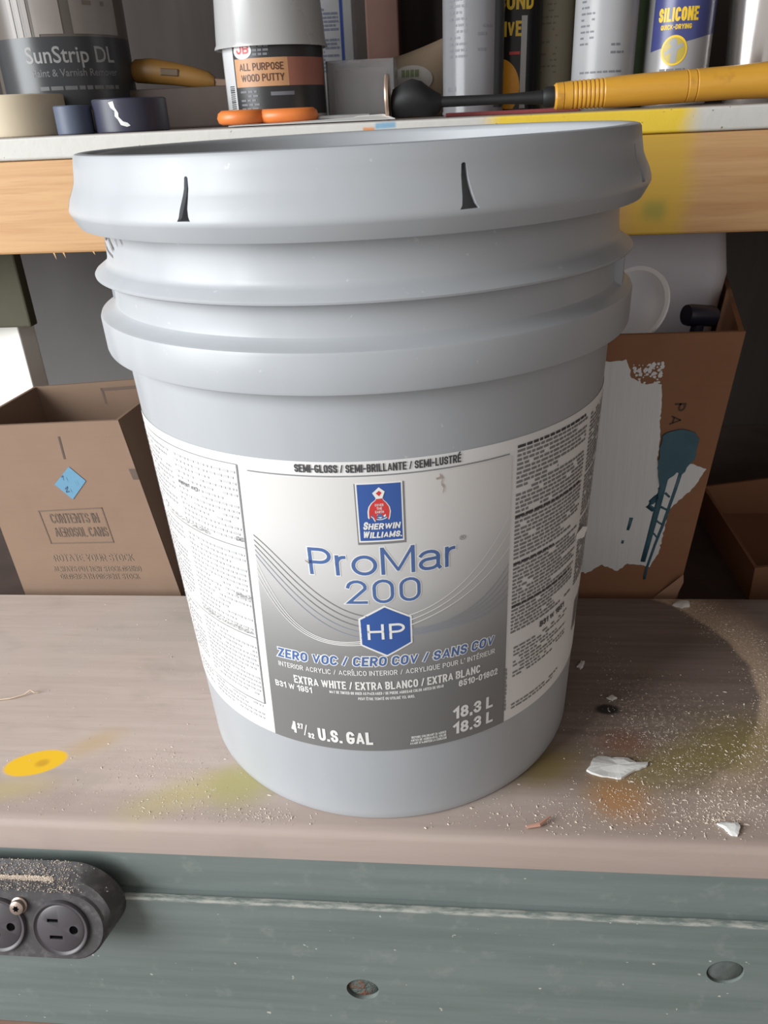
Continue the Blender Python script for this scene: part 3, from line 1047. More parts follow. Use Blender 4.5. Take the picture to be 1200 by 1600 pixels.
# torn fleck of label at the edge
a = R(60)
pydata('torn_fleck', [on_bucket(63, .1585, .0004), on_bucket(66.5, .1570, .003), on_bucket(67, .1635, .004), on_bucket(64.5, .1665, .0028), on_bucket(63.2, .1625, .0006)],
       [(0, 1, 2), (0, 2, 4), (4, 2, 3)], m_white, label)


# ================================================================== LEFT CARDBOARD BOX
def cardboard(name, a, b):
    n = NT(name, 0.85, spec=0.2)
    f = n.noise(n.obj(), 35, 5)
    g = n.noise(n.obj(1, 1, 30), 12, 3)
    c = n.mix(f, a, b)
    c = n.mix(n.math('MULTIPLY', g, 0.15), c, tuple(v * 0.6 for v in a[:3]) + (1,))
    n.color(c)
    n.bump(f, 0.1, 0.001)
    return n.m


def slab(name, q, th, mat, parent, inward):
    """a quad sheet with thickness th towards the vector inward"""
    iv = Vector(inward).normalized() * th
    v = [Vector(p) for p in q] + [Vector(p) + iv for p in q]
    f = [(0, 1, 2, 3), (7, 6, 5, 4), (0, 4, 5, 1), (1, 5, 6, 2), (2, 6, 7, 3), (3, 7, 4, 0)]
    bm = bmesh.new()
    vs = [bm.verts.new(p) for p in v]
    for q_ in f:
        bm.faces.new([vs[i] for i in q_])
    return from_bm(name, bm, mat, parent)


m_card = cardboard('brown cardboard', (0.24, 0.158, 0.112, 1), (0.285, 0.195, 0.14, 1))
m_card2 = cardboard('red brown cardboard', (0.24, 0.115, 0.062, 1), (0.30, 0.15, 0.085, 1))
ZF = -0.0338
cb = thing('cardboard_box', 'open cardboard box printed CONTENTS IN AEROSOL CANS with a blue diamond sticker', 'cardboard box', (0, 0, 0))
ftl, ftr = Vector((-0.3800, 0.139, 0.1600)), Vector((-0.2375, 0.139, 0.1640))
fbl, fbr = Vector((-0.3620, 0.130, ZF)), Vector((-0.2050, 0.130, ZF))
btl, btr = Vector((-0.3645, 0.240, 0.1640)), Vector((-0.2270, 0.262, 0.1650))
bbl, bbr = Vector((-0.3500, 0.240, ZF)), Vector((-0.1960, 0.258, ZF))
slab('front_panel', [fbl, fbr, ftr, ftl], 0.003, m_card, cb, (0, 1, 0))
slab('back_panel', [bbl, bbr, btr, btl], 0.003, m_card, cb, (0, -1, 0))
yy = Vector((0, 0.0032, 0))
slab('side_panel', [fbl + yy, bbl - yy, btl - yy, ftl + yy], 0.003, m_card, cb, (1, 0, 0))
slab('side_panel', [fbr + yy, bbr - yy, btr - yy, ftr + yy], 0.003, m_card, cb, (-1, 0, 0))
xx = Vector((0.0032, 0, 0))
slab('bottom_panel', [fbl + yy + xx, fbr + yy - xx, bbr - yy - xx, bbl - yy + xx], 0.003, m_card, cb, (0, 0, 1))


def on_card(s, t, off):
    """s, t across and up the front panel"""
    p = (fbl * (1 - s) + fbr * s) * (1 - t) + (ftl * (1 - s) + ftr * s) * t
    return (p.x, p.y - off, p.z)


def card_st(x, z):
    t = (z - ZF) / (0.162 - ZF)
    a = fbl.x + (ftl.x - fbl.x) * t
    b = fbr.x + (ftr.x - fbr.x) * t
    return (x - a) / (b - a), t


m_cprint = plain('faded brown print', (0.155, 0.11, 0.085, 1), 0.85)
m_cprint2 = plain('very faded brown print', (0.25, 0.18, 0.135, 1), 0.85)


def card_text(body, x0, x1, z, cap, mat, bold=0.16, name='lettering'):
    s0, t0 = card_st(x0, z)
    s1, _ = card_st(x1, z)
    return lay(name, stroke_text(body, s0, s1, t0, cap / (0.162 - ZF), 0.150 / 0.196, bold), on_card, 0.0004, mat, cb)


card_text('CONTENTS IN', -0.3195, -0.2735, 0.0670, 0.0098, m_cprint, 0.125)
card_text('AEROSOL CANS', -0.3185, -0.2675, 0.0530, 0.0098, m_cprint, 0.125)
card_text('ROTATE YOUR STOCK', -0.3260, -0.2480, 0.0275, 0.0075, m_cprint2, 0.14)
card_text('ALWAYS PUT NEW STOCK BEHIND', -0.3290, -0.2430, 0.0165, 0.0058, m_cprint2, 0.14)
card_text('OR BENEATH PRESENT STOCK', -0.3240, -0.2460, 0.0085, 0.0058, m_cprint2, 0.14)
q0 = [card_st(*p) for p in ((-0.3300, 0.0800), (-0.2685, 0.0820), (-0.2640, 0.0465), (-0.3255, 0.0460))]
fr_ = []
for i in range(4):
    (a, b), (c, d) = q0[i], q0[(i + 1) % 4]
    L = math.hypot(c - a, d - b)
    nx, ny = -(d - b) / L * 0.006, (c - a) / L * 0.005
    fr_.append([(a, b), (c, d), (c - nx, d - ny), (a - nx, b - ny)])
lay('print_frame', poly_bm(fr_), on_card, 0.0004, m_cprint, cb)
m_sticker = plain('blue sticker paper', (0.115, 0.27, 0.40, 1), 0.7, var=0.06)
sc_, st_ = card_st(-0.2930, 0.1050)
dia = [card_st(-0.2930 + a, 0.1060 + b) for a, b in ((-0.0150, -0.0005), (-0.0010, -0.0155), (0.0150, 0.0020), (0.0020, 0.0160))]
lay('diamond_sticker', poly_bm([dia]), on_card, 0.0006, m_sticker, cb)
ms = []
for pts in (((-0.3000, 0.1125), (-0.2980, 0.1135), (-0.2985, 0.1095)), ((-0.2955, 0.1120), (-0.2945, 0.1085)), ((-0.2990, 0.1010), (-0.2960, 0.1030), (-0.2985, 0.0980), (-0.2955, 0.0985)),
            ((-0.2880, 0.1080), (-0.2870, 0.1030)), ((-0.2860, 0.1085), (-0.2850, 0.1040)), ((-0.2940, 0.1010), (-0.2930, 0.0975))):
    ms += strip_poly([card_st(*p) for p in pts], 0.0075)
lay('sticker_writing', poly_bm(ms), on_card, 0.0008, plain('navy ink', (0.06, 0.11, 0.2, 1), 0.7), cb)
a_, b_ = card_st(-0.2940, 0.1500)
c_, d_ = card_st(-0.2932, 0.1290)
lay('handle_slit', poly_bm([[(a_ - 0.006, b_), (c_ - 0.006, d_), (c_ + 0.006, d_), (a_ + 0.006, b_)]]), on_card, 0.0003, plain('slit shadow print', (0.10, 0.075, 0.06, 1), 0.9), cb)
m_tape = plain('brown parcel tape', (0.12, 0.085, 0.07, 1), 0.4)
t0_ = card_st(-0.2290, 0.1180)
t1_ = card_st(-0.2255, 0.1080)
lay('tape_tab', poly_bm([[(t0_[0] - 0.045, t1_[1]), (1.001, t1_[1]), (1.001, t0_[1]), (t0_[0] - 0.05, t0_[1])]]), on_card, 0.0005, m_tape, cb)
# outline printed inside the back panel
def on_back(s, t, off):
    p = (bbl * (1 - s) + bbr * s) * (1 - t) + (btl * (1 - s) + btr * s) * t
    return (p.x, p.y - 0.003 - off, p.z)


lay('print_frame', poly_bm([rect_poly(0.46, 0.475, 0.6, 0.97), rect_poly(0.46, 0.98, 0.955, 0.97)]), on_back, 0.0004, m_cprint, cb)

# ================================================================== RIGHT CARDBOARD BOX
rb = thing('cardboard_box', 'taller red brown cardboard box smeared with white and teal paint, right of bucket', 'cardboard box', (0, 0, 0))
gtl, gtr = Vector((0.1080, 0.130, 0.2285)), Vector((0.2665, 0.130, 0.2285))
gbl, gbr = Vector((0.0950, 0.130, ZF)), Vector((0.2420, 0.130, ZF))
htl, htr = Vector((0.1400, 0.3600, 0.2285)), Vector((0.3170, 0.3580, 0.2285))
hbl, hbr = Vector((0.1200, 0.3600, ZF)), Vector((0.2860, 0.3580, ZF))
slab('front_panel', [gbl, gbr, gtr, gtl], 0.004, m_card2, rb, (0, 1, 0))
slab('back_panel', [hbl, hbr, htr, htl], 0.004, m_card2, rb, (0, -1, 0))
yy = Vector((0, 0.0042, 0))
slab('side_panel', [gbl + yy, hbl - yy, htl - yy, gtl + yy], 0.004, m_card2, rb, (1, 0, 0))
slab('side_panel', [gbr + yy, hbr - yy, htr - yy, gtr + yy], 0.004, m_card2, rb, (-1, 0, 0))
xx = Vector((0.0042, 0, 0))
slab('bottom_panel', [gbl + yy + xx, gbr + yy - xx, hbr - yy - xx, hbl - yy + xx], 0.004, m_card2, rb, (0, 0, 1))


def on_card2(x, z, off):
    return (x, 0.130 - off, z)


def rough_outline(pts, amp, n, seed):
    rnd = random.Random(seed)
    out = []
    for (a, b), (c, d) in zip(pts, pts[1:] + pts[:1]):
        L = math.hypot(c - a, d - b)
        k = max(1, int(L / n))
        for i in range(k):
            t = i / k
            out.append((a + (c - a) * t + rnd.uniform(-amp, amp), b + (d - b) * t + rnd.uniform(-amp, amp)))
    return out


def brush_white():
    n = NT('brushed white paint', 0.55)
    s = n.noise(n.obj(60, 60, 4), 4, 4)
    n.color(n.mix(s, (0.62, 0.63, 0.64, 1), (0.72, 0.73, 0.74, 1)))
    n.bump(s, 0.5, 0.0015)
    return n.m


m_brush = brush_white()
wp = [(0.1580, 0.2075), (0.1667, 0.2081), (0.1810, 0.2093), (0.1850, 0.2010), (0.1857, 0.1950), (0.1948, 0.1896), (0.2040, 0.1905), (0.2098, 0.1893), (0.2136, 0.1358), (0.2133, 0.1246),
      (0.2428, 0.1214), (0.2524, 0.1168), (0.2453, 0.1013), (0.2272, 0.0808), (0.2237, 0.0407), (0.2174, 0.0247), (0.1981, 0.0279), (0.1906, 0.0200), (0.1764, 0.0265), (0.1633, 0.0180), (0.1560, 0.0200)]


def smear(name, pts, th, mat, parent, amp, step, seed):
    out = rough_outline(pts, amp, step, seed)
    bm = bmesh.new()
    lo = [bm.verts.new((a, 0.1300 - 0.0001, b)) for a, b in out]
    f = bm.faces.new(lo)
    r_ = bmesh.ops.extrude_face_region(bm, geom=[f])
    for v in [g for g in r_['geom'] if isinstance(g, bmesh.types.BMVert)]:
        v.co.y -= th
    bmesh.ops.triangulate(bm, faces=bm.faces[:])
    return from_bm(name, bm, mat, parent)


smear('white_paint', wp, 0.0005, m_brush, rb, 0.0007, 0.0025, 3)
rnd = random.Random(5)
bm = bmesh.new()
for i in range(60):           # dry-brushed dabs at the top of the stroke
    cx, cz = rnd.uniform(0.186, 0.209), rnd.uniform(0.1895, 0.2065)
    rr = rnd.uniform(0.0005, 0.0019)
    pts = [bm.verts.new((cx + rr * math.cos(t) * rnd.uniform(.6, 1.3), 0.1296 + rnd.uniform(0, .0001), cz + rr * math.sin(t) * rnd.uniform(.6, 1.3))) for t in [2 * PI * k / 8 for k in range(8)]]
    bm.faces.new(pts)
from_bm('white_paint_dab', bm, m_brush, rb)
m_teal = plain('thick teal paint', (0.035, 0.105, 0.145, 1), 0.35, var=0.35, scale=90)
smear('teal_paint', [(0.2149, 0.1468), (0.2230, 0.1515), (0.2316, 0.1520), (0.2400, 0.1490), (0.2434, 0.1436), (0.2421, 0.1270), (0.2338, 0.1130), (0.2300, 0.1150), (0.2240, 0.1100), (0.2185, 0.0980), (0.2150, 0.1120), (0.2138, 0.1246)],
      0.0016, m_teal, rb, 0.0006, 0.003, 9)
for pts, w0 in ((((0.2210, 0.112), (0.2195, 0.098), (0.2180, 0.084), (0.2160, 0.068), (0.2140, 0.052), (0.2110, 0.030)), 0.0030),
                (((0.2330, 0.115), (0.2305, 0.100), (0.2272, 0.083), (0.2235, 0.064), (0.2195, 0.047), (0.2150, 0.024), (0.2140, 0.012)), 0.0015),
                (((0.2190, 0.100), (0.2165, 0.092), (0.2120, 0.087), (0.2100, 0.084), (0.2150, 0.080)), 0.0030),
                (((0.2225, 0.096), (0.2265, 0.092)), 0.0011), (((0.2205, 0.083), (0.2260, 0.080)), 0.0011), (((0.2180, 0.070), (0.2235, 0.066)), 0.0010), (((0.2170, 0.058), (0.2210, 0.053)), 0.0009),
                (((0.1975, 0.073), (0.1965, 0.066), (0.1955, 0.061)), 0.0016), (((0.1925, 0.051), (0.1920, 0.048)), 0.0012)):
    bm = tube_bm([(a, 0.1294, b) for a, b in pts], [w0 * (1 - 0.35 * i / len(pts)) for i in range(len(pts))], 8)
    for v in bm.verts:
        v.co.y = 0.1294 + (v.co.y - 0.1294) * 0.35
    from_bm('teal_drip', bm, m_teal, rb, True)
m_cp3 = plain('dark carton print', (0.07, 0.04, 0.03, 1), 0.8)
bm = stroke_text('PA', 0, 0.0180, 0, 0.0088, 1.0, 0.17, gap=0.35)
for v in bm.verts:
    x, y = v.co.x, v.co.y
    v.co = Vector((0.2217 + y - x * 0.17, 0.1735 - x, 0))
lay('lettering', bm, on_card2, 0.0004, m_cp3, rb)
m_cardl = cardboard('pale torn cardboard', (0.36, 0.20, 0.13, 1), (0.44, 0.26, 0.18, 1))
pydata('torn_flap', [(0.2230, 0.1295, -0.012), (0.2415, 0.1295, -0.012), (0.2463, 0.1250, 0.0117), (0.2454, 0.1250, 0.0196), (0.2240, 0.1285, -0.006)], [(0, 1, 2, 4), (4, 2, 3)], m_cardl, rb)

# low carton further right
lc = thing('cardboard_tray', 'low brown cardboard tray lying in the dark beside the paint-smeared box', 'cardboard tray', (0, 0, 0))
v0, v1 = 0.3200, 0.5200
slab('front_panel', [(v0, .165, ZF), (v1, .165, ZF), (v1, .165, 0.030), (v0, .165, 0.002)], 0.003, m_card2, lc, (0, 1, 0))
slab('back_panel', [(v0, .34, ZF), (v1, .34, ZF), (v1, .34, 0.030), (v0, .34, 0.002)], 0.003, m_card2, lc, (0, -1, 0))
slab('side_panel', [(v0, .168, ZF), (v0, .337, ZF), (v0, .337, 0.002), (v0, .168, 0.002)], 0.003, m_card2, lc, (1, 0, 0))
slab('side_panel', [(v1, .168, ZF), (v1, .337, ZF), (v1, .337, 0.030), (v1, .168, 0.030)], 0.003, m_card2, lc, (-1, 0, 0))
slab('bottom_panel', [(v0 + .003, .168, ZF), (v1 - .003, .168, ZF), (v1 - .003, .337, ZF), (v0 + .003, .337, ZF)], 0.003, m_card2, lc, (0, 0, 1))

# white jug standing in the box
m_jug = NT('cloudy white plastic', 0.45)
_s = m_jug.noise(m_jug.obj(), 14, 3)
m_jug.color(m_jug.mix(_s, (0.38, 0.36, 0.39, 1), (0.48, 0.46, 0.49, 1)))
m_jug = m_jug.m
bm = box_bm(-0.055, 0.055, -0.030, 0.030, 0, 0.372, 0.014, 4)
bmesh.ops.bisect_plane(bm, geom=bm.verts[:] + bm.edges[:] + bm.faces[:], plane_co=(0, 0, 0.275), plane_no=(0, 0, 1))
bmesh.ops.bisect_plane(bm, geom=bm.verts[:] + bm.edges[:] + bm.faces[:], plane_co=(0, 0, 0.345), plane_no=(0, 0, 1))
for v in bm.verts:
    t = v.co.z / 0.372
    k = 1.0 - max(0, t - 0.74) * 1.5 - max(0, t - 0.93) * 3 - max(0, 0.5 - t) * 0.3
    v.co.x *= k
    v.co.y *= k
    v.co.x += 0.006 * math.sin(t * 5)
jug = thing('plastic_jug', 'cloudy white plastic jug standing inside the paint-smeared box', 'jug', (0.2130, 0.3030, ZF + 0.0095), (0, R(6.5), 0))
smooth_by_angle(from_bm('body', bm, m_jug, jug), 50)
lathe('cap', [(0, 0.390), (0.012, 0.390), (0.0125, 0.389), (0.0125, 0.368), (0.0, 0.368)], plain('white cap', (0.6, 0.6, 0.62, 1), 0.4), jug, 32)
# curled white scoop
m_scoop = plain('bright white plastic', (0.82, 0.83, 0.87, 1), 0.35, var=0.02)
sc = lathe('plastic_scoop', [(0.0, -0.022), (0.012, -0.021), (0.022, -0.015), (0.0290, -0.002), (0.0312, 0.0), (0.0308, 0.0018), (0.0276, 0.0012), (0.0205, -0.0125), (0.011, -0.018), (0.0, -0.019)], m_scoop, None, 56)
sc.location = (0.1895, 0.1660, 0.2420)
sc.rotation_euler = Vector((-0.62, -0.62, 0.42)).to_track_quat('Z', 'Y').to_euler()
tag(sc, 'bright white plastic cup poking out of the paint-smeared box behind bucket', 'cup')
sc.name = 'plastic_cup'
# navy nozzle
noz = thing('spray_nozzle', 'dark navy plastic nozzle showing above the paint-smeared box edge', 'nozzle', (0.2360, 0.1690, 0.1700), (0, R(8), R(20)))
m_navy = plain('navy plastic', (0.016, 0.018, 0.036, 1), 0.4)
lathe('stem', [(0, 0.0), (0.0055, 0.0), (0.0050, 0.055), (0.0, 0.056)], m_navy, noz, 24)
bm = lathe_bm([(0, -0.013), (0.0078, -0.013), (0.0085, -0.010), (0.0082, 0.010), (0.0066, 0.0135), (0, 0.0135)], 32)
for v in bm.verts:
    v.co = Vector((v.co.z, v.co.x, v.co.y + 0.062))
smooth_by_angle(from_bm('head', bm, m_navy, noz), 40)

# ================================================================== WHITE POST AND OLIVE BOARD AT THE LEFT
m_wpost = plain('white painted wood', (0.86, 0.85, 0.80, 1), 0.6, var=0.05, scale=30)
bm = box_bm(-0.080, 0.0, 0.0, 0.022, 0.0, 0.236, 0.0015)
o = from_bm('white_post', bm, m_wpost)
o.location = (-0.4300, 0.347, ZF)
o.rotation_euler = (0, 0, R(-24))
tag(o, 'short white painted post behind the aerosol cans box', 'post')
m_olive = plain('dull olive board paint', (0.085, 0.08, 0.05, 1), 0.8, var=0.25, scale=20)
o = box('olive_board', -0.62, -0.4005, 0.3250, 0.340, 0.2025, 0.3600, m_olive, None, 0.002)
tag(o, 'dull olive board hanging under the shelf over the white post', 'board')

# ================================================================== POWER STRIP
TAU = R(20)
FO = Vector((-0.1900, -0.1700, -0.0620))
BV = Vector((0, math.sin(TAU), math.cos(TAU)))
NV_ = Vector((0, -math.cos(TAU), math.sin(TAU)))


def on_face(a, b, off):
    return FO + Vector((a, 0, 0)) + BV * b + NV_ * off


def stadium(ca0, ca1, cb_, rad, n=18):
    pts = []
    for i in range(n + 1):
        t = -PI / 2 + PI * i / n
        pts.append((ca1 + rad * math.cos(t), cb_ + rad * math.sin(t)))
    for i in range(n + 1):
        t = PI / 2 + PI * i / n
        pts.append((ca0 + rad * math.cos(t), cb_ + rad * math.sin(t)))
    return pts


m_strip = NT('dusty black plastic', 0.5)
_s = m_strip.noise(m_strip.obj(), 160, 4, 0.65)
m_strip.color(m_strip.mix(m_strip.smooth(_s, 0.45, 0.75), (0.060, 0.055, 0.058, 1), (0.125, 0.115, 0.115, 1)))
m_strip = m_strip.m
ps = thing('power_strip', 'black plastic power strip with round outlets screwed to the green rail', 'power strip')
f0 = stadium(-0.24, -0.0020, 0.0010, 0.0230)
f1 = stadium(-0.24, -0.0020, 0.0010, 0.0218)
bm = bmesh.new()
ringF = [bm.verts.new(on_face(a, b, -0.0001)) for a, b in f1]
ringE = [bm.verts.new(on_face(a, b, -0.0015)) for a, b in f0]
back = []
mid = []
for a, b in stadium(-0.24, -0.0015, 0.0, 0.0255):
    p = FO + Vector((a, 0, 0)) + Vector((0, 0, 1)) * (b * 1.10 + 0.0045)
    mid.append(bm.verts.new((p.x, -0.1640 + 0.0040 * b / 0.0255, p.z + 0.001)))
for a, b in stadium(-0.24, 0.0, 0.0, 0.0280):
    p = FO + Vector((a, 0, 0)) + Vector((0, 0, 1)) * (b * 1.12 + 0.0070)
    back.append(bm.verts.new((p.x, -0.1509, p.z)))
n = len(f0)
for A, B in ((ringF, ringE), (ringE, mid), (mid, back)):
    for i in range(n):
        j = (i + 1) % n
        bm.faces.new((A[i], A[j], B[j], B[i]))
bm.faces.new(ringF)
bm.faces.new(back[::-1])
sb = from_bm('housing', bm, m_strip, ps)
smooth_by_angle(sb, 28)
m_outlet = plain('outlet black plastic', (0.066, 0.058, 0.064, 1), 0.42, var=0.15)
m_void = plain('outlet slot black', (0.004, 0.004, 0.004, 1), 1.0, spec=0.0)


def on_face_bm(bm, ca, cb_, off=0.0):
    for v in bm.verts:
        v.co = on_face(ca + v.co.x, cb_ + v.co.y, off + v.co.z)
    return bm


for ca in (-0.0077, -0.0495, -0.0913):
    ob = from_bm('outlet', on_face_bm(lathe_bm([(0, 0.0016), (0.0150, 0.0016), (0.0158, 0.0010), (0.0164, 0.0012), (0.0174, 0.0022), (0.0181, 0.0022), (0.0186, 0.0012), (0.0188, 0.0), (0.0188, -0.0012), (0, -0.0012)], 56), ca, 0.0005), m_outlet, ps)
    smooth_by_angle(ob, 40)
    cs = []
    for (sx, sy, w, h) in ((-0.0048, 0.0055, 0.0072, 0.0022), (-0.0030, -0.0058, 0.0086, 0.0024)):
        cs.append(from_bm('cutter', on_face_bm(box_bm(sx - w / 2, sx + w / 2, sy - h / 2, sy + h / 2, 0.0002, 0.01), ca, 0.0005), None))
    gr = bmesh.new()
    bmesh.ops.create_cone(gr, cap_ends=True, segments=24, radius1=0.0029, radius2=0.0029, depth=0.01, matrix=Matrix.Translation((0.0088, -0.0004, 0.0052)))
    cs.append(from_bm('cutter', on_face_bm(gr, ca, 0.0005), None))
    boolean_cut(ob, cs)
    smooth_by_angle(ob, 40)
    for (sx, sy, w, h) in ((-0.0048, 0.0055, 0.0070, 0.0020), (-0.0030, -0.0058, 0.0084, 0.0022)):
        from_bm('slot', on_face_bm(box_bm(sx - w / 2, sx + w / 2, sy - h / 2, sy + h / 2, -0.0002, 0.00075), ca, 0.0005), m_void, ob)
    from_bm('ground_hole', on_face_bm(lathe_bm([(0, 0.0007), (0.0027, 0.0007), (0.0027, -0.0002), (0, -0.0002)], 20), ca + 0.0088, 0.0001), m_void, ob)
m_screw = plain('dull brass screw', (0.42, 0.33, 0.28, 1), 0.35, 0.7)
for ca in (-0.0344,):
    so = from_bm('screw', on_face_bm(lathe_bm([(0, 0.0046), (0.0035, 0.0046), (0.0045, 0.0040), (0.0048, 0.0026), (0.0046, 0.0016), (0.0055, 0.0010), (0.0055, 0.0)], 28), ca, 0.0148), m_screw, ps)
    smooth_by_angle(so, 40)
    star = [((0.0023 if k % 2 == 0 else 0.0014) * math.cos(PI * k / 6), (0.0023 if k % 2 == 0 else 0.0014) * math.sin(PI * k / 6)) for k in range(12)]
    bm = poly_bm([star])
    for v in bm.verts:
        v.co.z = 0.0047
    from_bm('star_socket', on_face_bm(bm, ca, 0.0148), m_void, so)

# ================================================================== SHELF GOODS
CAM = Vector((0.0564, -0.4690, 0.3864))


def cyl_map(rad, azim):
    """wrap print round an upright can; x in metres along the wall, azim where x = 0 faces"""
    def f(x, z, off):
        a = azim + x / rad
        return ((rad + off) * math.sin(a), -(rad + off) * math.cos(a), z)
    return f


def facing(x, y):
    return math.atan2(CAM.x - x, y - CAM.y)


def on_shelf(name, label, cat, x, y, group=None, rz=0.0):
    return thing(name, label, cat, (x, y, zs(x)), (0, SL, rz), group)


def spray_can(x, y, rad, h, label, mat, capmat, group='aerosol cans on the shelf'):
    t = on_shelf('spray_can', label, 'spray can', x, y, group)
    b = lathe('body', [(0, 0.001), (rad - 0.004, 0.0), (rad - 0.001, 0.0), (rad + 0.0006, 0.0014), (rad + 0.0006, 0.003), (rad, 0.0045), (rad, h), (rad + 0.0006, h + 0.002), (rad - 0.001, h + 0.0035),
                       (rad * 0.75, h + 0.012), (rad * 0.55, h + 0.016), (0, h + 0.017)], mat, t, 56)
    lathe('cap', [(0, h + 0.016), (rad * 0.72, h + 0.012), (rad * 0.72, h + 0.03), (rad * 0.66, h + 0.042), (0, h + 0.044)], capmat, t, 40)
    return t, b


def can_paint(name, c, rough=0.3, metallic=0.0):
    return plain(name, c, rough, metallic, var=0.06, scale=30, spec=0.3)


m_print_grey = plain('grey can print', (0.16, 0.16, 0.18, 1), 0.5)
m_print_navy = plain('navy can print', (0.045, 0.05, 0.15, 1), 0.35)
m_yel = plain('yellow print', (0.80, 0.52, 0.03, 1), 0.4)
m_org = plain('orange print', (0.80, 0.36, 0.02, 1), 0.4)
m_capb = plain('black cap', (0.02, 0.02, 0.022, 1), 0.4)
m_capw = plain('white spray cap', (0.7, 0.7, 0.7, 1), 0.4)

# 1 grey-white can
x, y, rad = 0.0672, 0.375, 0.0282
t, b = spray_can(x, y, rad, 0.165, 'pale grey aerosol can with small print, standing behind the black tool shank', can_paint('pale grey can', (0.20, 0.20, 0.21, 1), 0.2), m_capw)
mp_ = cyl_map(rad, facing(x, y))
lay('fine_print', poly_bm(word_rows(-0.024, -0.006, 0.045, 0.150, 0.0048, 0.0019, 0.002, 0.007, 0.0012, 0.9, 21)), mp_, 0.0002, m_print_grey, b, 0.003)
lay('fine_print', poly_bm(word_rows(0.004, 0.018, 0.040, 0.072, 0.0060, 0.0022, 0.003, 0.008, 0.0015, 0.6, 22)), mp_, 0.0002, m_print_grey, b, 0.003)
lay('dark_band', poly_bm([rect_poly(0.021, 0.060, 0.006, 0.160)]), mp_, 0.00015, plain('black can side', (0.03, 0.03, 0.032, 1), 0.35), b, 0.003)  # can wall is darker down its right side
lay('fine_print', poly_bm(word_rows(-0.026, -0.008, 0.018, 0.024, 0.006, 0.0035, 0.005, 0.010, 0.001, 1, 23)), mp_, 0.0002, m_print_grey, b, 0.003)
# 2 black and yellow adhesive can
x, y, rad = 0.1075, 0.430, 0.0270
t, b = spray_can(x, y, rad, 0.16, 'black adhesive can with yellow BOND lettering and an orange disc', can_paint('black can', (0.018, 0.017, 0.018, 1), 0.25), m_capb)
mp_ = cyl_map(rad, facing(x, y))
lay('lettering', stroke_text('BOND', -0.0165, 0.0185, 0.0865, 0.013, 1.0, 0.2), mp_, 0.0002, m_yel, b, 0.002)
lay('lettering', stroke_text('ADHESIVE', -0.045, 0.0070, 0.0650, 0.0125, 1.0, 0.2), mp_, 0.0002, m_yel, b, 0.002)
lay('orange_disc', poly_bm([[(-0.014 + 0.0205 * math.cos(2 * PI * k / 40), 0.022 + 0.0255 * math.sin(2 * PI * k / 40)) for k in range(40)]]), mp_, 0.0002, m_org, b, 0.002)
lay('fine_print', poly_bm([rect_poly(-0.004, 0.006, 0.050, 0.0525)]), mp_, 0.0002, m_red, b, 0.002)
lay('silver_stripe', poly_bm([rect_poly(0.0068, 0.0125, 0.004, 0.0815)]), mp_, 0.0002, plain('silver stripe', (0.42, 0.42, 0.42, 1), 0.3), b, 0.002)
# 3 khaki
x, y, rad = 0.1480, 0.455, 0.0225
t, b = spray_can(x, y, rad, 0.16, 'khaki aerosol can between the black adhesive can and white can', can_paint('khaki can', (0.30, 0.265, 0.19, 1), 0.4), m_capb)
lay('fine_print', poly_bm(word_rows(-0.012, 0.004, 0.03, 0.15, 0.0052, 0.0016, 0.002, 0.006, 0.0014, 0.5, 31)), cyl_map(rad, facing(x, y)), 0.0002, plain('khaki print', (0.2, 0.17, 0.11, 1), 0.5), b, 0.003)
# 4 dark green behind
x, y, rad = 0.1800, 0.520, 0.0260
spray_can(x, y, rad, 0.17, 'black green aerosol can at the back, between khaki and white cans', can_paint('black green can', (0.02, 0.032, 0.026, 1), 0.35), m_capb)
# 5 white can
x, y, rad = 0.1862, 0.375, 0.0278
t, b = spray_can(x, y, rad, 0.165, 'white aerosol can with grey print behind the yellow tool handle', can_paint('white can', (0.36, 0.36, 0.37, 1), 0.3), m_capw)
mp_ = cyl_map(rad, facing(x, y))
lay('fine_print', poly_bm(word_rows(-0.024, -0.010, 0.048, 0.150, 0.0046, 0.0015, 0.002, 0.006, 0.0012, 0.9, 41)), mp_, 0.0002, m_print_grey, b, 0.003)
lay('fine_print', poly_bm(word_rows(0.006, 0.018, 0.040, 0.052, 0.006, 0.0018, 0.003, 0.006, 0.0012, 0.8, 42)), mp_, 0.0002, m_print_grey, b, 0.003)
lay('fine_print', poly_bm(word_rows(-0.022, 0.018, 0.027, 0.031, 0.006, 0.0016, 0.002, 0.006, 0.0012, 0.9, 43)), mp_, 0.0002, m_print_grey, b, 0.003)
lay('lettering', stroke_text('FORMULA', -0.0235, -0.004, 0.0190, 0.0042, 1.0, 0.2), mp_, 0.0002, m_print_navy, b, 0.002)
# 6 green behind
x, y, rad = 0.2360, 0.470, 0.0250
spray_can(x, y, rad, 0.17, 'mossy green aerosol can at the back, between the white and blue cans', can_paint('moss green can', (0.055, 0.075, 0.035, 1), 0.35), m_capb)
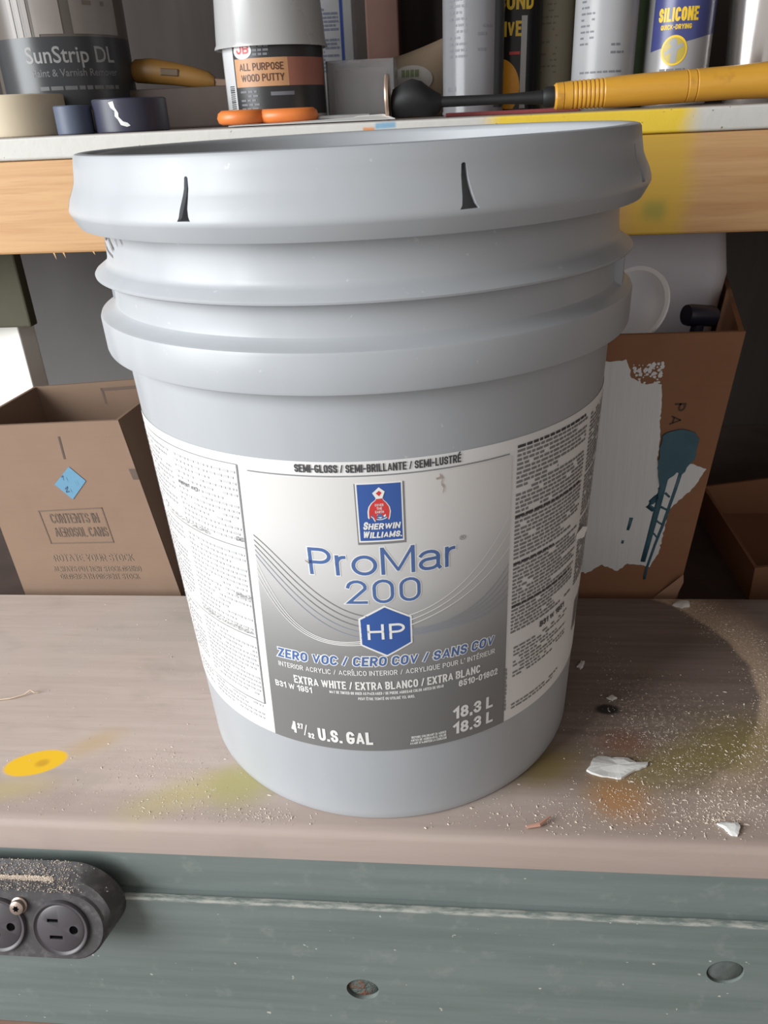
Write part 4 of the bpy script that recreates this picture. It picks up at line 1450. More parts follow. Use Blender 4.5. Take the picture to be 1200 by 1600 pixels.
# 7 silicone can
x, y, rad = 0.2525, 0.378, 0.0288
t, b = spray_can(x, y, rad, 0.165, 'blue and silver aerosol can lettered SILICONE in yellow', can_paint('silver can', (0.33, 0.32, 0.32, 1), 0.3, 0.2), m_capw)
mp_ = cyl_map(rad, facing(x, y))
lay('blue_band', poly_bm([[(-0.026, 0.0440), (0.0, 0.0490), (0.026, 0.0545), (0.040, 0.0565), (0.040, 0.150), (-0.026, 0.150)]]), mp_, 0.00015, plain('deep blue print', (0.05, 0.058, 0.185, 1), 0.3), b, 0.003)
lay('lettering', stroke_text('SILICONE', -0.0195, 0.0150, 0.0660, 0.0105, 1.0, 0.19), mp_, 0.0003, m_yel, b, 0.002)
lay('lettering', stroke_text('QUICK-DRYING', -0.0165, 0.0100, 0.0600, 0.0038, 1.0, 0.2), mp_, 0.0003, m_yel, b, 0.002)
disc = lambda r_: [(-0.0030 + r_ * math.cos(2 * PI * k / 32), 0.0440 + r_ * 1.05 * math.sin(2 * PI * k / 32)) for k in range(32)]
lay('emblem_disc', poly_bm([disc(0.0112)]), mp_, 0.0003, m_yel, b, 0.002)
lay('emblem_disc', poly_bm([disc(0.0096)]), mp_, 0.0004, plain('olive yellow print', (0.48, 0.36, 0.06, 1), 0.4), b, 0.002)
lay('emblem_figure', poly_bm([[(-0.0055, 0.0345), (-0.0005, 0.0345), (0.0, 0.0440), (0.0045, 0.0470), (0.0040, 0.0495), (-0.0005, 0.0480), (-0.001, 0.0520), (-0.0045, 0.0535), (-0.0075, 0.0500), (-0.0050, 0.0470), (-0.0110, 0.0425), (-0.0100, 0.0405), (-0.0052, 0.0425)]]),
    mp_, 0.0005, plain('grey figure print', (0.33, 0.33, 0.33, 1), 0.4), b, 0.002)
lay('fine_print', poly_bm(word_rows(-0.014, 0.008, 0.024, 0.030, 0.007, 0.0022, 0.003, 0.007, 0.0012, 1, 51)), mp_, 0.0002, m_print_grey, b, 0.003)
# 8 bare metal bottle
bt = on_shelf('metal_bottle', 'shiny bare metal bottle at the right end of the shelf', 'bottle', 0.3245, 0.385)
m_chrome = plain('brushed metal', (0.62, 0.58, 0.56, 1), 0.22, 0.9, var=0.05)
lathe('body', [(0, 0.0), (0.0225, 0.0), (0.0235, 0.0015), (0.0240, 0.020), (0.0262, 0.050), (0.0290, 0.085), (0.0295, 0.12), (0.0290, 0.15), (0.022, 0.168), (0.015, 0.175), (0.015, 0.185), (0, 0.185)], m_chrome, bt, 64)
lathe('cap', [(0, 0.184), (0.0165, 0.184), (0.0165, 0.205), (0.015, 0.207), (0, 0.207)], m_capb, bt, 40)

# wood putty jar and the cup over it
x, y = -0.1165, 0.352
jar = on_shelf('putty_jar', 'jar of wood putty with black and tan label, under an upturned cup', 'jar', x, y)
m_jar = plain('clear grey jar plastic', (0.42, 0.41, 0.40, 1), 0.25)
lathe('body', [(0, 0.0), (0.0435, 0.0), (0.0455, 0.0012), (0.0462, 0.004), (0.0462, 0.066), (0.0450, 0.070), (0, 0.0705)], m_jar, jar, 72)
mp_ = cyl_map(0.0462, facing(x, y))
lb = lay('label', poly_bm([rect_poly(-0.048, 0.060, 0.008, 0.066)]), mp_, 0.0003, plain('black jar label', (0.022, 0.021, 0.022, 1), 0.4), jar, 0.003)
lay('side_panel', poly_bm([rect_poly(-0.060, -0.0400, 0.008, 0.066)]), mp_, 0.0004, plain('white side print', (0.55, 0.55, 0.56, 1), 0.45), lb, 0.003)
lay('bar_code', poly_bm([rect_poly(-0.050, -0.0425, 0.011 + i * 0.0016, 0.0118 + i * 0.0016 + random.choice((0, 0.0003))) for i in range(14)]), mp_, 0.0006, m_dk, lb, 0.002)
lay('tan_band', poly_bm([rect_poly(-0.0385, 0.0120, 0.031, 0.0530)]), mp_, 0.0005, plain('tan label band', (0.52, 0.27, 0.13, 1), 0.45), lb, 0.003)
lay('tan_band', poly_bm([rect_poly(0.0120, 0.058, 0.031, 0.0530)]), mp_, 0.0005, plain('red wood print', (0.34, 0.13, 0.09, 1), 0.45), lb, 0.003)
lay('lettering', stroke_text('ALL PURPOSE', -0.0330, 0.0080, 0.0435, 0.0058, 1.0, 0.16), mp_, 0.0007, plain('brown print', (0.09, 0.035, 0.02, 1), 0.5), lb, 0.002)
lay('lettering', stroke_text('WOOD PUTTY', -0.0320, 0.0080, 0.0350, 0.0058, 1.0, 0.16), mp_, 0.0007, bpy.data.materials['brown print'], lb, 0.002)
lay('emblem', poly_bm([[(-0.0285 + 0.0095 * math.cos(2 * PI * k / 28), 0.0590 + 0.0065 * math.sin(2 * PI * k / 28)) for k in range(28)]]), mp_, 0.0007, m_wp, lb, 0.002)
lay('lettering', stroke_text('JB', -0.0345, -0.0215, 0.0565, 0.0070, 1.0, 0.22), mp_, 0.0009, m_red, lb, 0.002)
lay('fine_print', poly_bm(word_rows(-0.0185, -0.004, 0.0545, 0.0630, 0.0032, 0.0018, 0.003, 0.006, 0.001, 0.9, 61) + word_rows(-0.0345, -0.016, 0.011, 0.028, 0.0034, 0.0016, 0.003, 0.007, 0.0012, 0.9, 62) + [rect_poly(-0.005, 0.016, 0.0235, 0.0265)]), mp_, 0.0006, m_print_grey, lb, 0.002)
cup = on_shelf('plastic_cup', 'cloudy plastic cup turned upside down over the wood putty jar', 'cup', x - 0.001, y)
m_cup = NT('cloudy cup plastic', 0.22)
m_cup.color((0.55, 0.545, 0.54, 1))
m_cup.b.inputs['Transmission Weight'].default_value = 0.25
_s = m_cup.noise(m_cup.obj(), 12, 3)
m_cup.roughness(m_cup.smooth(_s, 0.3, 0.7, 0.2, 0.35))
smooth_by_angle(from_bm('cup_wall', lathe_bm([(0.0500, 0.0620), (0.0515, 0.0620), (0.0515, 0.0635), (0.0500, 0.0660), (0.0440, 0.150), (0.0425, 0.1515), (0, 0.1515), (0, 0.1500), (0.0423, 0.1500), (0.0485, 0.0660)], 72, True), m_cup.m, cup), 40)

# stripper can
x, y, rad = -0.3310, 0.385, 0.0630
stc = on_shelf('stripper_can', 'large round can of paint stripper with dark SunStrip label', 'can', x, y)
m_sc = plain('brown grey can label', (0.10, 0.083, 0.07, 1), 0.3)
b = lathe('body', [(0, 0.0), (rad - 0.003, 0.0), (rad, 0.001), (rad + 0.0012, 0.003), (rad, 0.0055), (rad, 0.175), (rad + 0.0012, 0.178), (rad - 0.002, 0.181), (rad - 0.006, 0.177), (0, 0.177)], m_sc, stc, 80)
lathe('lid', [(0, 0.1765), (rad - 0.012, 0.1765), (rad - 0.011, 0.181), (rad - 0.014, 0.1815), (rad - 0.016, 0.179), (0, 0.179)], plain('tin lid', (0.5, 0.5, 0.5, 1), 0.3, 0.8), stc, 64)
mp_ = cyl_map(rad, facing(x, y))
lay('dark_band', poly_bm([rect_poly(-0.075, 0.085, 0.020, 0.0795)]), mp_, 0.0003, plain('charcoal band', (0.030, 0.032, 0.036, 1), 0.3), b, 0.004)
m_lt = plain('pale can lettering', (0.27, 0.265, 0.26, 1), 0.5)
lay('lettering', fit_text('SunStrip DL', -0.0350, 0.0480, 0.0590, 0.0135, 0.012), mp_, 0.0005, m_lt, b, 0.003)
lay('lettering', fit_text('Paint & Varnish Remover', -0.0310, 0.0490, 0.0480, 0.0062, 0.012), mp_, 0.0005, plain('dim can lettering', (0.14, 0.14, 0.14, 1), 0.5), b, 0.003)
lay('fine_print', poly_bm(word_rows(-0.027, 0.048, 0.0340, 0.0400, 0.006, 0.0032, 0.004, 0.011, 0.0016, 1, 71)), mp_, 0.0005, bpy.data.materials['dim can lettering'], b, 0.003)
m_pp = plain('pale picture print', (0.24, 0.21, 0.19, 1), 0.4)
pic = [rect_poly(-0.0435 + i * 0.0072, -0.0395 + i * 0.0072, 0.0795, 0.112 + i * 0.002) for i in range(4)] + [rect_poly(-0.019, 0.003, 0.0815, 0.160), rect_poly(0.0120, 0.0600, 0.0815, 0.160)]
lay('picture', poly_bm(pic), mp_, 0.0004, m_pp, b, 0.004)
lay('picture', poly_bm([[(-0.062, 0.108), (-0.022, 0.116), (-0.014, 0.135), (-0.060, 0.135)]]), mp_, 0.0006, plain('dark bristle print', (0.035, 0.035, 0.04, 1), 0.4), b, 0.004)
lay('fine_print', poly_bm(word_rows(0.024, 0.047, 0.099, 0.160, 0.0075, 0.0036, 0.004, 0.009, 0.0016, 0.9, 72)), mp_, 0.0006, plain('brown can print', (0.15, 0.12, 0.10, 1), 0.5), b, 0.003)


# tape rolls
def tape_roll(x, y, R1, R0_, h, mat, core, label, lift=0.0):
    t = on_shelf('tape_roll', label, 'tape roll', x, y, 'tape rolls on the shelf')
    t.location.z += lift
    bm = lathe_bm([(R0_ + 0.002, 0.0), (R1 - 0.0008, 0.0), (R1, 0.0008), (R1, h - 0.0008), (R1 - 0.0008, h), (R0_ + 0.002, h)], 72, True)
    smooth_by_angle(from_bm('tape', bm, mat, t), 40)
    bm = lathe_bm([(R0_, 0.0), (R0_ + 0.002, 0.0), (R0_ + 0.002, h), (R0_, h)], 72, True)
    smooth_by_angle(from_bm('core', bm, core, t), 40)
    return t


m_core = cardboard('tape core card', (0.28, 0.2, 0.14, 1), (0.34, 0.25, 0.18, 1))
tape_roll(-0.3390, 0.2910, 0.0385, 0.026, 0.0330, plain('cream masking tape', (0.56, 0.47, 0.34, 1), 0.6, var=0.05), m_core, 'cream masking tape roll lying flat at the left end of shelf')
tape_roll(-0.2785, 0.2640, 0.0155, 0.010, 0.0225, plain('blue grey tape', (0.085, 0.105, 0.155, 1), 0.5, var=0.1), m_core, 'small blue grey tape roll beside the cream masking tape')
nt = tape_roll(-0.2325, 0.2790, 0.0315, 0.020, 0.0260, plain('navy tape', (0.035, 0.036, 0.062, 1), 0.4, var=0.15), m_core, 'navy blue tape roll with a torn white patch on its side')
lay('torn_patch', poly_bm([[(-0.0180, 0.0230), (-0.0135, 0.0238), (-0.0128, 0.0190), (-0.0105, 0.0150), (-0.0108, 0.0120), (-0.0078, 0.0085), (-0.0040, 0.0072), (-0.0020, 0.0050), (-0.0050, 0.0042), (-0.0100, 0.0058), (-0.0118, 0.0100), (-0.0140, 0.0125), (-0.0135, 0.0165), (-0.0165, 0.0190)]]), cyl_map(0.0315, facing(-0.2325, 0.279)), 0.0003, m_white, nt, 0.002)

# wooden block with a yellow tool on it
x = -0.2280
o = box('wood_block', -0.0600, 0.0600, -0.028, 0.028, 0.0, 0.0360, plain('brown wood block', (0.062, 0.042, 0.033, 1), 0.7, var=0.3, scale=30), None, 0.002)
o.location = (-0.2130, 0.408, zs(-0.2130))
o.rotation_euler = (0, SL, R(3))
tag(o, 'brown wooden block lying on the shelf under the yellow knife', 'wood block')
kn = thing('utility_knife', 'yellow handled utility knife resting on the brown wooden block', 'knife', (-0.2300, 0.398, zs(-0.213) + 0.0368), (0, R(6), R(4)))
m_kn = plain('yellow knife plastic', (0.23, 0.115, 0.025, 1), 0.45)
kv = []
bm = bmesh.new()
prev = None
for px_, zc, hz, hy in ((-0.042, 0.012, 0.006, 0.005), (-0.036, 0.0125, 0.0105, 0.008), (-0.020, 0.0135, 0.0115, 0.009), (0.0, 0.0125, 0.0105, 0.009), (0.020, 0.0105, 0.0095, 0.008), (0.036, 0.0085, 0.008, 0.007), (0.042, 0.007, 0.005, 0.005)):
    cur = [bm.verts.new((px_, hy * math.cos(2 * PI * k / 14), zc + hz * math.sin(2 * PI * k / 14))) for k in range(14)]
    if prev:
        for k in range(14):
            bm.faces.new((prev[k], prev[(k + 1) % 14], cur[(k + 1) % 14], cur[k]))
    else:
        bm.faces.new(cur)
    prev = cur
bm.faces.new(prev[::-1])
smooth_by_angle(from_bm('handle', bm, m_kn, kn), 50)
bm = box_bm(0.038, 0.082, -0.0035, 0.0035, 0.0035, 0.0105, 0.001)
from_bm('nose', bm, plain('brown metal nose', (0.20, 0.13, 0.09, 1), 0.5, 0.3), kn)
from_bm('slider', box_bm(-0.010, 0.008, -0.0095, -0.0065, 0.010, 0.0165, 0.001), plain('dark slider', (0.10, 0.06, 0.03, 1), 0.5), kn)

# paper, scissors, clear box, bags, boxes
o = pydata('paper_sheet', [(-0.135, 0.236, 0), (0.002, 0.250, 0.0), (-0.008, 0.262, 0.0035), (-0.02, 0.335, 0), (-0.150, 0.315, 0), (-0.135, 0.236, 0.0006), (0.002, 0.250, 0.0006), (-0.008, 0.262, 0.0041), (-0.02, 0.335, 0.0006), (-0.150, 0.315, 0.0006)],
           [(4, 3, 2, 1, 0), (5, 6, 7, 8, 9), (0, 1, 6, 5), (1, 2, 7, 6), (2, 3, 8, 7), (3, 4, 9, 8), (4, 0, 5, 9)], plain('grimy white paper', (0.60, 0.60, 0.58, 1), 0.7))
o.location = (0, 0, zs(0) + 0.0007)
o.rotation_euler = (0, SL, 0)
tag(o, 'grimy white paper sheet lying on the shelf under orange scissors', 'paper')
sc_x = -0.1060
sci = thing('scissors', 'orange handled scissors lying on the paper in front of the putty jar', 'scissors', (sc_x, 0.262, zs(sc_x) + 0.0018), (0, SL, R(2)))
m_os = plain('orange scissor plastic', (0.72, 0.20, 0.045, 1), 0.4)
for cx, rx, ry, rr in ((-0.0225, 0.0155, 0.013, 0.0062), (0.0165, 0.0200, 0.011, 0.0058)):
    pts = [(cx + rx * math.cos(2 * PI * k / 28), ry * math.sin(2 * PI * k / 28), 0.0052) for k in range(28)]
    bm = tube_bm(pts, rr, 10, None, True)
    for v in bm.verts:
        v.co.z = max(0.0, v.co.z)
    smooth_by_angle(from_bm('handle', bm, m_os, sci), 60)
m_steel = plain('scissor steel', (0.5, 0.5, 0.5, 1), 0.3, 0.9)
for dy in (-0.002, 0.003):
    from_bm('blade', box_bm(0.036, 0.085, dy + 0.008, dy + 0.016, 0.001, 0.004, 0.0005), m_steel, sci)

o = on_shelf('cardboard_carton', 'tall white product carton with blue stripe behind the putty jar', 'carton', -0.0760, 0.450)
cw = box('carton', -0.0280, 0.0240, -0.012, 0.022, 0.0, 0.24, plain('white carton', (0.52, 0.52, 0.54, 1), 0.5), o, 0.0008)


def flat_map(y0):
    return lambda x, z, off: (x, y0 - off, z)


lay('blue_stripe', poly_bm([rect_poly(0.0120, 0.0150, 0.008, 0.236)]), flat_map(-0.012), 0.0003, plain('royal blue print', (0.03, 0.08, 0.36, 1), 0.4), cw)
m_cpr = plain('grey blue carton print', (0.22, 0.24, 0.33, 1), 0.5)
blk = []
for za, zb_ in ((0.066, 0.100), (0.104, 0.126), (0.130, 0.19)):
    blk += word_rows(-0.022, 0.010, za - 0.024, zb_ - 0.026, 0.0034, 0.0020, 0.003, 0.009, 0.0010, 0.95, int(za * 1000))
lay('fine_print', poly_bm(blk), flat_map(-0.012), 0.0003, m_cpr, cw)

m_clear = NT('hazy clear plastic', 0.25)
m_clear.color((0.62, 0.60, 0.60, 1))
m_clear.b.inputs['Transmission Weight'].default_value = 0.85
m_clear.b.inputs['IOR'].default_value = 1.2
o = on_shelf('plastic_container', 'hazy clear plastic container standing right of the putty jar', 'container', -0.0365, 0.372)
bm = bmesh.new()
wx, wy, hh, th = 0.0315, 0.022, 0.0500, 0.0014
box_bm(-wx, wx, -wy, -wy + th, 0, hh, 0.0003, 1, bm)
box_bm(-wx, wx, wy - th, wy, 0, hh, 0.0003, 1, bm)
box_bm(-wx, -wx + th, -wy + th, wy - th, 0, hh, 0.0003, 1, bm)
box_bm(wx - th, wx, -wy + th, wy - th, 0, hh, 0.0003, 1, bm)
box_bm(-wx + th, wx - th, -wy + th, wy - th, 0, th, 0.0003, 1, bm)
from_bm('tub', bm, m_clear.m, o)
box('label_card', -0.026, 0.024, -0.004, 0.014, 0.0016, 0.044, plain('grey brown contents', (0.20, 0.17, 0.16, 1), 0.6), o, 0.001)

# tan pouch
pv, pf = [], []
NX, NZ = 14, 12
for side in (-1, 1):
    for j in range(NZ + 1):
        for i in range(NX + 1):
            u_, w_ = i / NX, j / NZ
            hgt = 0.052 + 0.020 * u_ ** 1.3
            bul = 0.020 * math.sin(PI * u_) ** 0.7 * (1 - w_ ** 2) ** 0.8 if w_ < 1 else 0
            pv.append((-0.036 + 0.072 * u_, side * max(bul, 0.0006), w_ * hgt))
for s_ in (0, 1):
    base = s_ * (NX + 1) * (NZ + 1)
    for j in range(NZ):
        for i in range(NX):
            a = base + j * (NX + 1) + i
            q = (a, a + 1, a + NX + 2, a + NX + 1)
            pf.append(q if s_ == 0 else q[::-1])
off_ = (NX + 1) * (NZ + 1)
edge = [i for i in range(NX + 1)]
for i in range(NX):
    pf.append((i, off_ + i, off_ + i + 1, i + 1))
    a = NZ * (NX + 1) + i
    pf.append((a, a + 1, off_ + a + 1, off_ + a))
for j in range(NZ):
    a = j * (NX + 1)
    pf.append((a, a + NX + 1, off_ + a + NX + 1, off_ + a))
    a = j * (NX + 1) + NX
    pf.append((a, off_ + a, off_ + a + NX + 1, a + NX + 1))
pouch = on_shelf('paper_pouch', 'tan paper pouch with pale oval label behind the black tool head', 'pouch', 0.0110, 0.432)
po = pydata('pouch', pv, pf, plain('tan kraft paper', (0.26, 0.19, 0.125, 1), 0.75, var=0.2, scale=30), pouch, True)


def pouch_map(x, z, off):
    u_ = (x + 0.036) / 0.072
    hgt = 0.052 + 0.020 * u_ ** 1.3
    w_ = min(0.98, z / hgt)
    return (x, -(0.020 * math.sin(PI * u_) ** 0.7 * (1 - w_ ** 2) ** 0.8) - off - 0.0004, z)


lay('oval_label', poly_bm([[(-0.004 + 0.021 * math.cos(2 * PI * k / 36), 0.034 + 0.0125 * math.sin(2 * PI * k / 36)) for k in range(36)]]), pouch_map, 0.0008, plain('pale label', (0.36, 0.33, 0.30, 1), 0.6), po, 0.003, 0.003)
lay('fine_print', poly_bm([rect_poly(-0.014, -0.0105, 0.036, 0.0425), rect_poly(-0.0095, -0.006, 0.036, 0.0425), rect_poly(-0.005, -0.0015, 0.036, 0.0425), rect_poly(-0.0005, 0.0035, 0.036, 0.0425)]), pouch_map, 0.0012, plain('green print', (0.12, 0.15, 0.06, 1), 0.6), po, 0.003, 0.003)

# red sheet under the tool
o = box('red_sheet', -0.062, 0.055, -0.020, 0.030, 0.0, 0.0030, plain('red plastic sheet', (0.34, 0.07, 0.075, 1), 0.5), None, 0.0006)
o.location = (0.1050, 0.330, zs(0.105))
o.rotation_euler = (0, SL, R(-2))
tag(o, 'thin red sheet lying on the shelf under the tool shank', 'sheet')

# turned-handle tool
TZ = zs(0.15)
tool = thing('hand_tool', 'long hand tool with turned yellow wooden handle and black metal head', 'hand tool', (0, 0, 0))
m_handle = NT('yellow lacquered wood', 0.4)
_s = m_handle.noise(m_handle.obj(4, 40, 40), 6, 4, 0.6, 0.5)
_d = m_handle.noise(m_handle.obj(), 45, 4)
_c = m_handle.mix(_s, (0.58, 0.275, 0.028, 1), (0.70, 0.37, 0.05, 1))
m_handle.color(m_handle.mix(m_handle.math('MULTIPLY', m_handle.smooth(_d, 0.56, 0.72), 0.45), _c, (0.30, 0.13, 0.03, 1)))
m_iron = plain('black iron', (0.018, 0.018, 0.019, 1), 0.55, 0.2, var=0.4, bump=0.4)


def x_lathe(name, prof, mat, p0, p1, seg=40):
    """revolve (along, radius) pairs about the line p0 -> p1"""
    d = (Vector(p1) - Vector(p0)).normalized()
    bm = lathe_bm([(r_, a) for a, r_ in prof], seg)
    rot = Vector((0, 0, 1)).rotation_difference(d).to_matrix()
    for v in bm.verts:
        v.co = rot @ v.co + Vector(p0)
    return smooth_by_angle(from_bm(name, bm, mat, tool), 30)


H0 = (0.1325, 0.268, TZ + 0.0118)
H1 = (0.3350, 0.272, TZ + 0.0158)
hp = [(0.0, 0.0), (0.0, 0.0088), (0.0016, 0.0100), (0.0070, 0.0102), (0.0074, 0.0094), (0.0080, 0.0102)]
a = 0.0140
for i in range(8):
    hp += [(a, 0.0106 + i * 0.00006), (a + 0.0010, 0.0099 + i * 0.00006), (a + 0.0021, 0.0106 + i * 0.00006)]
    a += 0.0034
hp += [(0.050, 0.0114), (0.070, 0.0118), (0.090, 0.0120), (0.1040, 0.0120), (0.1046, 0.0112), (0.1054, 0.0120), (0.1112, 0.0120), (0.1118, 0.0112), (0.1126, 0.0120), (0.140, 0.0122), (0.160, 0.0128), (0.185, 0.0138), (0.200, 0.0138), (0.206, 0.010), (0.207, 0.0)]
x_lathe('handle', hp, m_handle, H0, H1, 48)
x_lathe('ferrule', [(0.0, 0.0), (0.0, 0.0062), (0.003, 0.0078), (0.0100, 0.0078), (0.0100, 0.0)], m_iron, (0.1232, 0.2678, TZ + 0.0116), H0)
x_lathe('shank', [(0.0, 0.0), (0.0, 0.0042), (0.06, 0.0038), (0.075, 0.0044), (0.0960, 0.0056), (0.0960, 0.0)], m_iron, (0.0310, 0.2672, TZ + 0.0128), (0.1260, 0.2678, TZ + 0.0117), 28)
bm = bmesh.new()
prev = None
for px_, zc, hz, hy in ((-0.0020, 0.0100, 0.0080, 0.008), (0.0, 0.0125, 0.0115, 0.012), (0.008, 0.0150, 0.0140, 0.014), (0.016, 0.0165, 0.0150, 0.0145), (0.024, 0.0150, 0.0142, 0.014), (0.030, 0.0125, 0.0118, 0.011), (0.036, 0.0110, 0.0095, 0.008), (0.040, 0.0120, 0.006, 0.006)):
    cur = [bm.verts.new((px_, 0.2690 + hy * math.cos(2 * PI * k / 18), TZ + 0.0008 + zc + hz * math.sin(2 * PI * k / 18) * (0.92 if k % 3 else 1.04))) for k in range(18)]
    if prev:
        for k in range(18):
            bm.faces.new((prev[k], prev[(k + 1) % 18], cur[(k + 1) % 18], cur[k]))
    else:
        bm.faces.new(cur)
    prev = cur
bm.faces.new(prev[::-1])
smooth_by_angle(from_bm('head', bm, m_iron, tool), 40)
x_lathe('end_plate', [(0.0, 0.0), (0.0, 0.0172), (0.0012, 0.0176), (0.0030, 0.0172), (0.0030, 0.0)], plain('coppery metal plate', (0.50, 0.36, 0.28, 1), 0.35, 0.5), (-0.0062, 0.268, TZ + 0.0180), (0.04, 0.268, TZ + 0.0180), 44)

# ================================================================== LOOSE BITS ON THE BENCH
m_flake = plain('chalky white paint', (0.74, 0.73, 0.70, 1), 0.7, var=0.1, scale=120, bump=0.5)


def flake(pts, h, label, seed):
    rnd = random.Random(seed)
    cx = sum(p[0] for p in pts) / len(pts)
    cy = sum(p[1] for p in pts) / len(pts)
    out = []
    for (a, b), (c, d) in zip(pts, pts[1:] + pts[:1]):
        for i in range(3):
            t = i / 3
            out.append((a + (c - a) * t - cx + rnd.uniform(-.0006, .0006), b + (d - b) * t - cy + rnd.uniform(-.0006, .0006)))
    v = [(a, b, 0.0002) for a, b in out] + [(a * 0.99, b * 0.99, h * (0.8 + 0.25 * math.sin(a * 260) + 0.2 * math.sin(b * 410 + 1))) for a, b in out] + [(a * 0.6, b * 0.6, h * (1.0 + 0.25 * math.sin(a * 160) + 0.2 * math.sin(b * 250 + 1))) for a, b in out] + [(0, 0, h * 1.15)]
    n = len(out)
    f = [tuple(range(n))[::-1]]
    for i in range(n):
        j = (i + 1) % n
        f += [(i, j, n + j, n + i), (n + i, n + j, 2 * n + j, 2 * n + i), (2 * n + i, 2 * n + j, 3 * n)]
    o = pydata('paint_flake', v, f, m_flake)
    o.location = (cx, cy, 0)
    return tag(o, label, 'paint flake', 'paint flakes on the bench')


flake([(0.1355, -0.0865), (0.1405, -0.0765), (0.1445, -0.0725), (0.1530, -0.0735), (0.1640, -0.0748), (0.1690, -0.0790), (0.1755, -0.0775), (0.1745, -0.0810), (0.1660, -0.0850), (0.1560, -0.0925), (0.1500, -0.0915), (0.1420, -0.0905)],
      0.0022, 'large white flake of dried paint lying right of the bucket', 1)
flake([(0.2050, -0.1260), (0.2090, -0.1245), (0.2165, -0.1250), (0.2180, -0.1285), (0.2150, -0.1345), (0.2110, -0.1325), (0.2085, -0.1290)], 0.002, 'small white paint flake near the front bench edge', 2)
flake([(0.1430, 0.0205), (0.1470, 0.0275), (0.1490, 0.0260), (0.1478, 0.0215), (0.1450, 0.0180)], 0.002, 'tiny pale flake in the shadow just right of the bucket', 3)
flake([(0.2340, 0.1060), (0.2400, 0.1120), (0.2480, 0.1090), (0.2470, 0.1040), (0.2400, 0.1020)], 0.003, 'crumbly pale lump at the back bench edge below smeared box', 4)
flake([(0.1590, -0.0150), (0.1640, -0.0120), (0.1665, -0.0150), (0.1630, -0.0175)], 0.0015, 'pale flake beside the dark knot right of the bucket', 6)
# wood splinter
pydata_o = tube_bm([(-0.305, -0.032, 0.0012), (-0.290, -0.029, 0.0014), (-0.281, -0.0245, 0.0016), (-0.277, -0.0215, 0.0035), (-0.274, -0.0225, 0.0022), (-0.271, -0.0215, 0.0014)], [0.0004, 0.0005, 0.0005, 0.0006, 0.0005, 0.0003], 6)
o = from_bm('wood_shaving', pydata_o, plain('pale shaving', (0.66, 0.52, 0.38, 1), 0.7))
tag(o, 'thin pale curled wood shaving on the bench left of the bucket', 'wood shaving')
bm = tube_bm([(0.0935, -0.1335, 0.0014), (0.101, -0.1320, 0.0022), (0.108, -0.1262, 0.0030)], [0.0010, 0.0014, 0.0006], 6)
o = from_bm('wood_splinter', bm, plain('reddish splinter', (0.48, 0.26, 0.19, 1), 0.7))
tag(o, 'reddish wood splinter on the front bench edge right of the bucket', 'wood splinter')

# sawdust: countless chips
rnd = random.Random(11)


def chips(name, spots, mat, zfun=None):
    v, f = [], []
    for (cx, cy, sx, sy, n, smin, smax) in spots:
        for _ in range(int(n * 1.5)):
            x, y = rnd.gauss(cx, sx), rnd.gauss(cy, sy)
            if math.hypot(x, y) < 0.1325 or y < -0.1370 or y > 0.112:
                continue
            s = 0.62 * rnd.uniform(smin, smax) * (1 if rnd.random() < 0.88 else 1.9)
            L, W, H = s * rnd.uniform(0.8, 2.0), s * rnd.uniform(0.4, 0.8), s * rnd.uniform(0.2, 0.6)
            a = rnd.uniform(0, PI)
            c_, s_ = math.cos(a), math.sin(a)
            z = -0.0006 if y < -0.1385 else 0.0
            b = len(v)
            for (lx, ly, lz) in ((-L, -W, 0), (L, -W * .6, 0), (L * .8, W, 0), (-L * .9, W * .7, 0), (0, 0, H * 1.6)):
                v.append((x + lx * c_ - ly * s_, y + lx * s_ + ly * c_, z + lz + 0.00005))
            f += [(b, b + 1, b + 4), (b + 1, b + 2, b + 4), (b + 2, b + 3, b + 4), (b + 3, b, b + 4)]
    return pydata(name, v, f, mat)


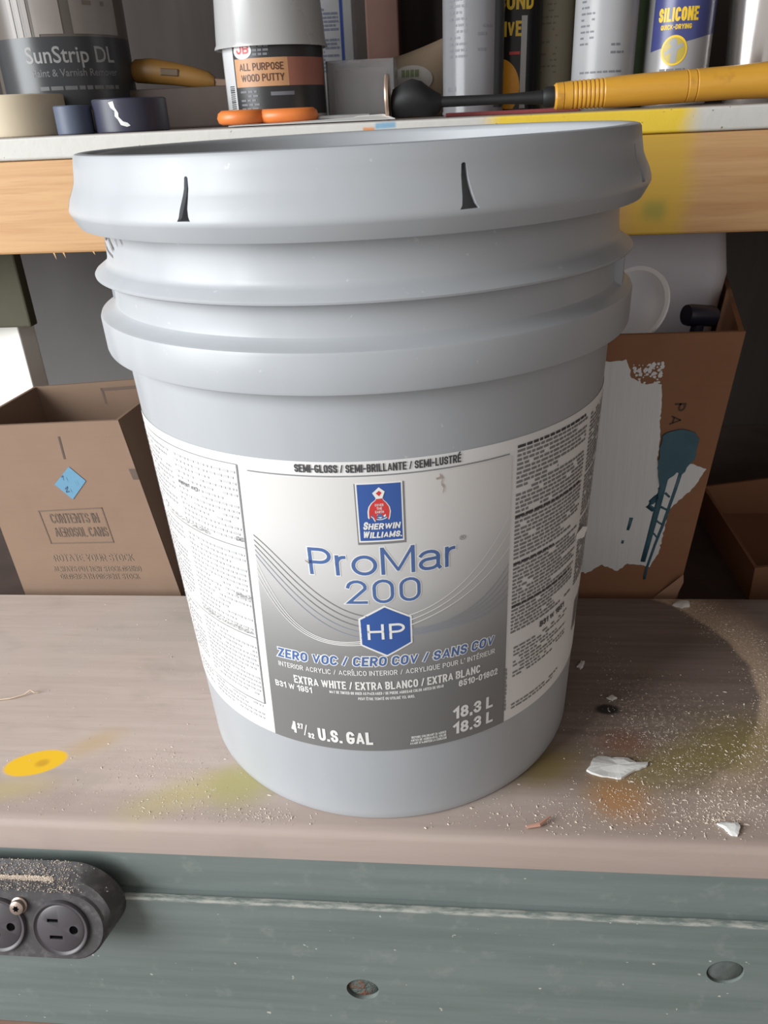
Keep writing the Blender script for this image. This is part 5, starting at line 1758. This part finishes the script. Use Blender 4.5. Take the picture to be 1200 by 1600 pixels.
ring = []
for k in range(40):
    a = R(-32 + 100 * k / 39)
    rr = 0.133 + rnd.uniform(-0.004, 0.020)
    ring.append((0.145 + rr * math.cos(a), 0.017 + rr * math.sin(a), 0.009, 0.009, 42, 0.00022, 0.0006))
spots = ring + [
    (0.180, -0.040, 0.022, 0.022, 420, 0.0002, 0.00055), (0.200, -0.075, 0.032, 0.022, 520, 0.0002, 0.00065), (0.160, -0.110, 0.022, 0.012, 240, 0.0003, 0.0008),
    (0.225, -0.112, 0.016, 0.010, 260, 0.0003, 0.0009), (0.205, -0.122, 0.010, 0.006, 90, 0.0003, 0.0009), (0.10, -0.122, 0.04, 0.009, 150, 0.0003, 0.0007),
    (0.252, -0.07, 0.018, 0.03, 420, 0.0003, 0.0008), (0.15, -0.125, 0.05, 0.008, 160, 0.0003, 0.0008), (0.170, 0.02, 0.008, 0.022, 130, 0.0002, 0.0005),
    (-0.150, -0.090, 0.022, 0.014, 260, 0.0002, 0.0006), (-0.140, -0.105, 0.03, 0.015, 200, 0.0002, 0.0006), (-0.110, -0.128, 0.035, 0.008, 150, 0.0003, 0.0008), (-0.070, -0.130, 0.012, 0.004, 60, 0.0004, 0.0010),
    (-0.20, -0.05, 0.06, 0.05, 130, 0.0002, 0.0006), (-0.215, -0.125, 0.02, 0.007, 45, 0.0003, 0.0007), (-0.25, 0.05, 0.08, 0.04, 60, 0.0003, 0.0007)]
m_dustchip = plain('pale sawdust', (0.68, 0.58, 0.48, 1), 0.85, var=0.2, scale=400)
o = chips('sawdust', spots, m_dustchip)
tag(o, 'pale sawdust and fine wood chips scattered over the bench top', 'sawdust', kind='stuff')

# dust lying on top of the power strip
v, f = [], []
for _ in range(4200):
    x = -0.190 + rnd.uniform(-0.075, 0.0) if rnd.random() < 0.85 else rnd.gauss(-0.196, 0.010)
    t = rnd.random()
    thick = rnd.random() < 0.72
    w = min(1, max(0, rnd.gauss(0.50, 0.035) if thick else t))
    if thick and x > -0.199 - 0.006 * rnd.random():
        continue
    pa = Vector((x, -0.1505, -0.0237))
    pm = Vector((x, -0.1600, -0.0278))
    pb_ = on_face(0, 0.0235, -0.0006)
    p = pa.lerp(pm, w / 0.45) if w < 0.45 else pm.lerp(Vector((x, pb_.y, pb_.z)), (w - 0.45) / 0.55)
    s = rnd.uniform(0.0003, 0.0008) * (1.1 if thick else 0.7)
    b = len(v)
    a = rnd.uniform(0, PI)
    for k in range(3):
        v.append((p.x + s * math.cos(a + 2.1 * k), p.y + s * math.sin(a + 2.1 * k), p.z + 0.0002))
    v.append((p.x, p.y, p.z + s * 0.9 + 0.0002))
    f += [(b, b + 1, b + 3), (b + 1, b + 2, b + 3), (b + 2, b, b + 3)]
o = pydata('sawdust', v, f, m_dustchip)
tag(o, 'line of cream sawdust lying along the top of the power strip', 'sawdust', kind='stuff')
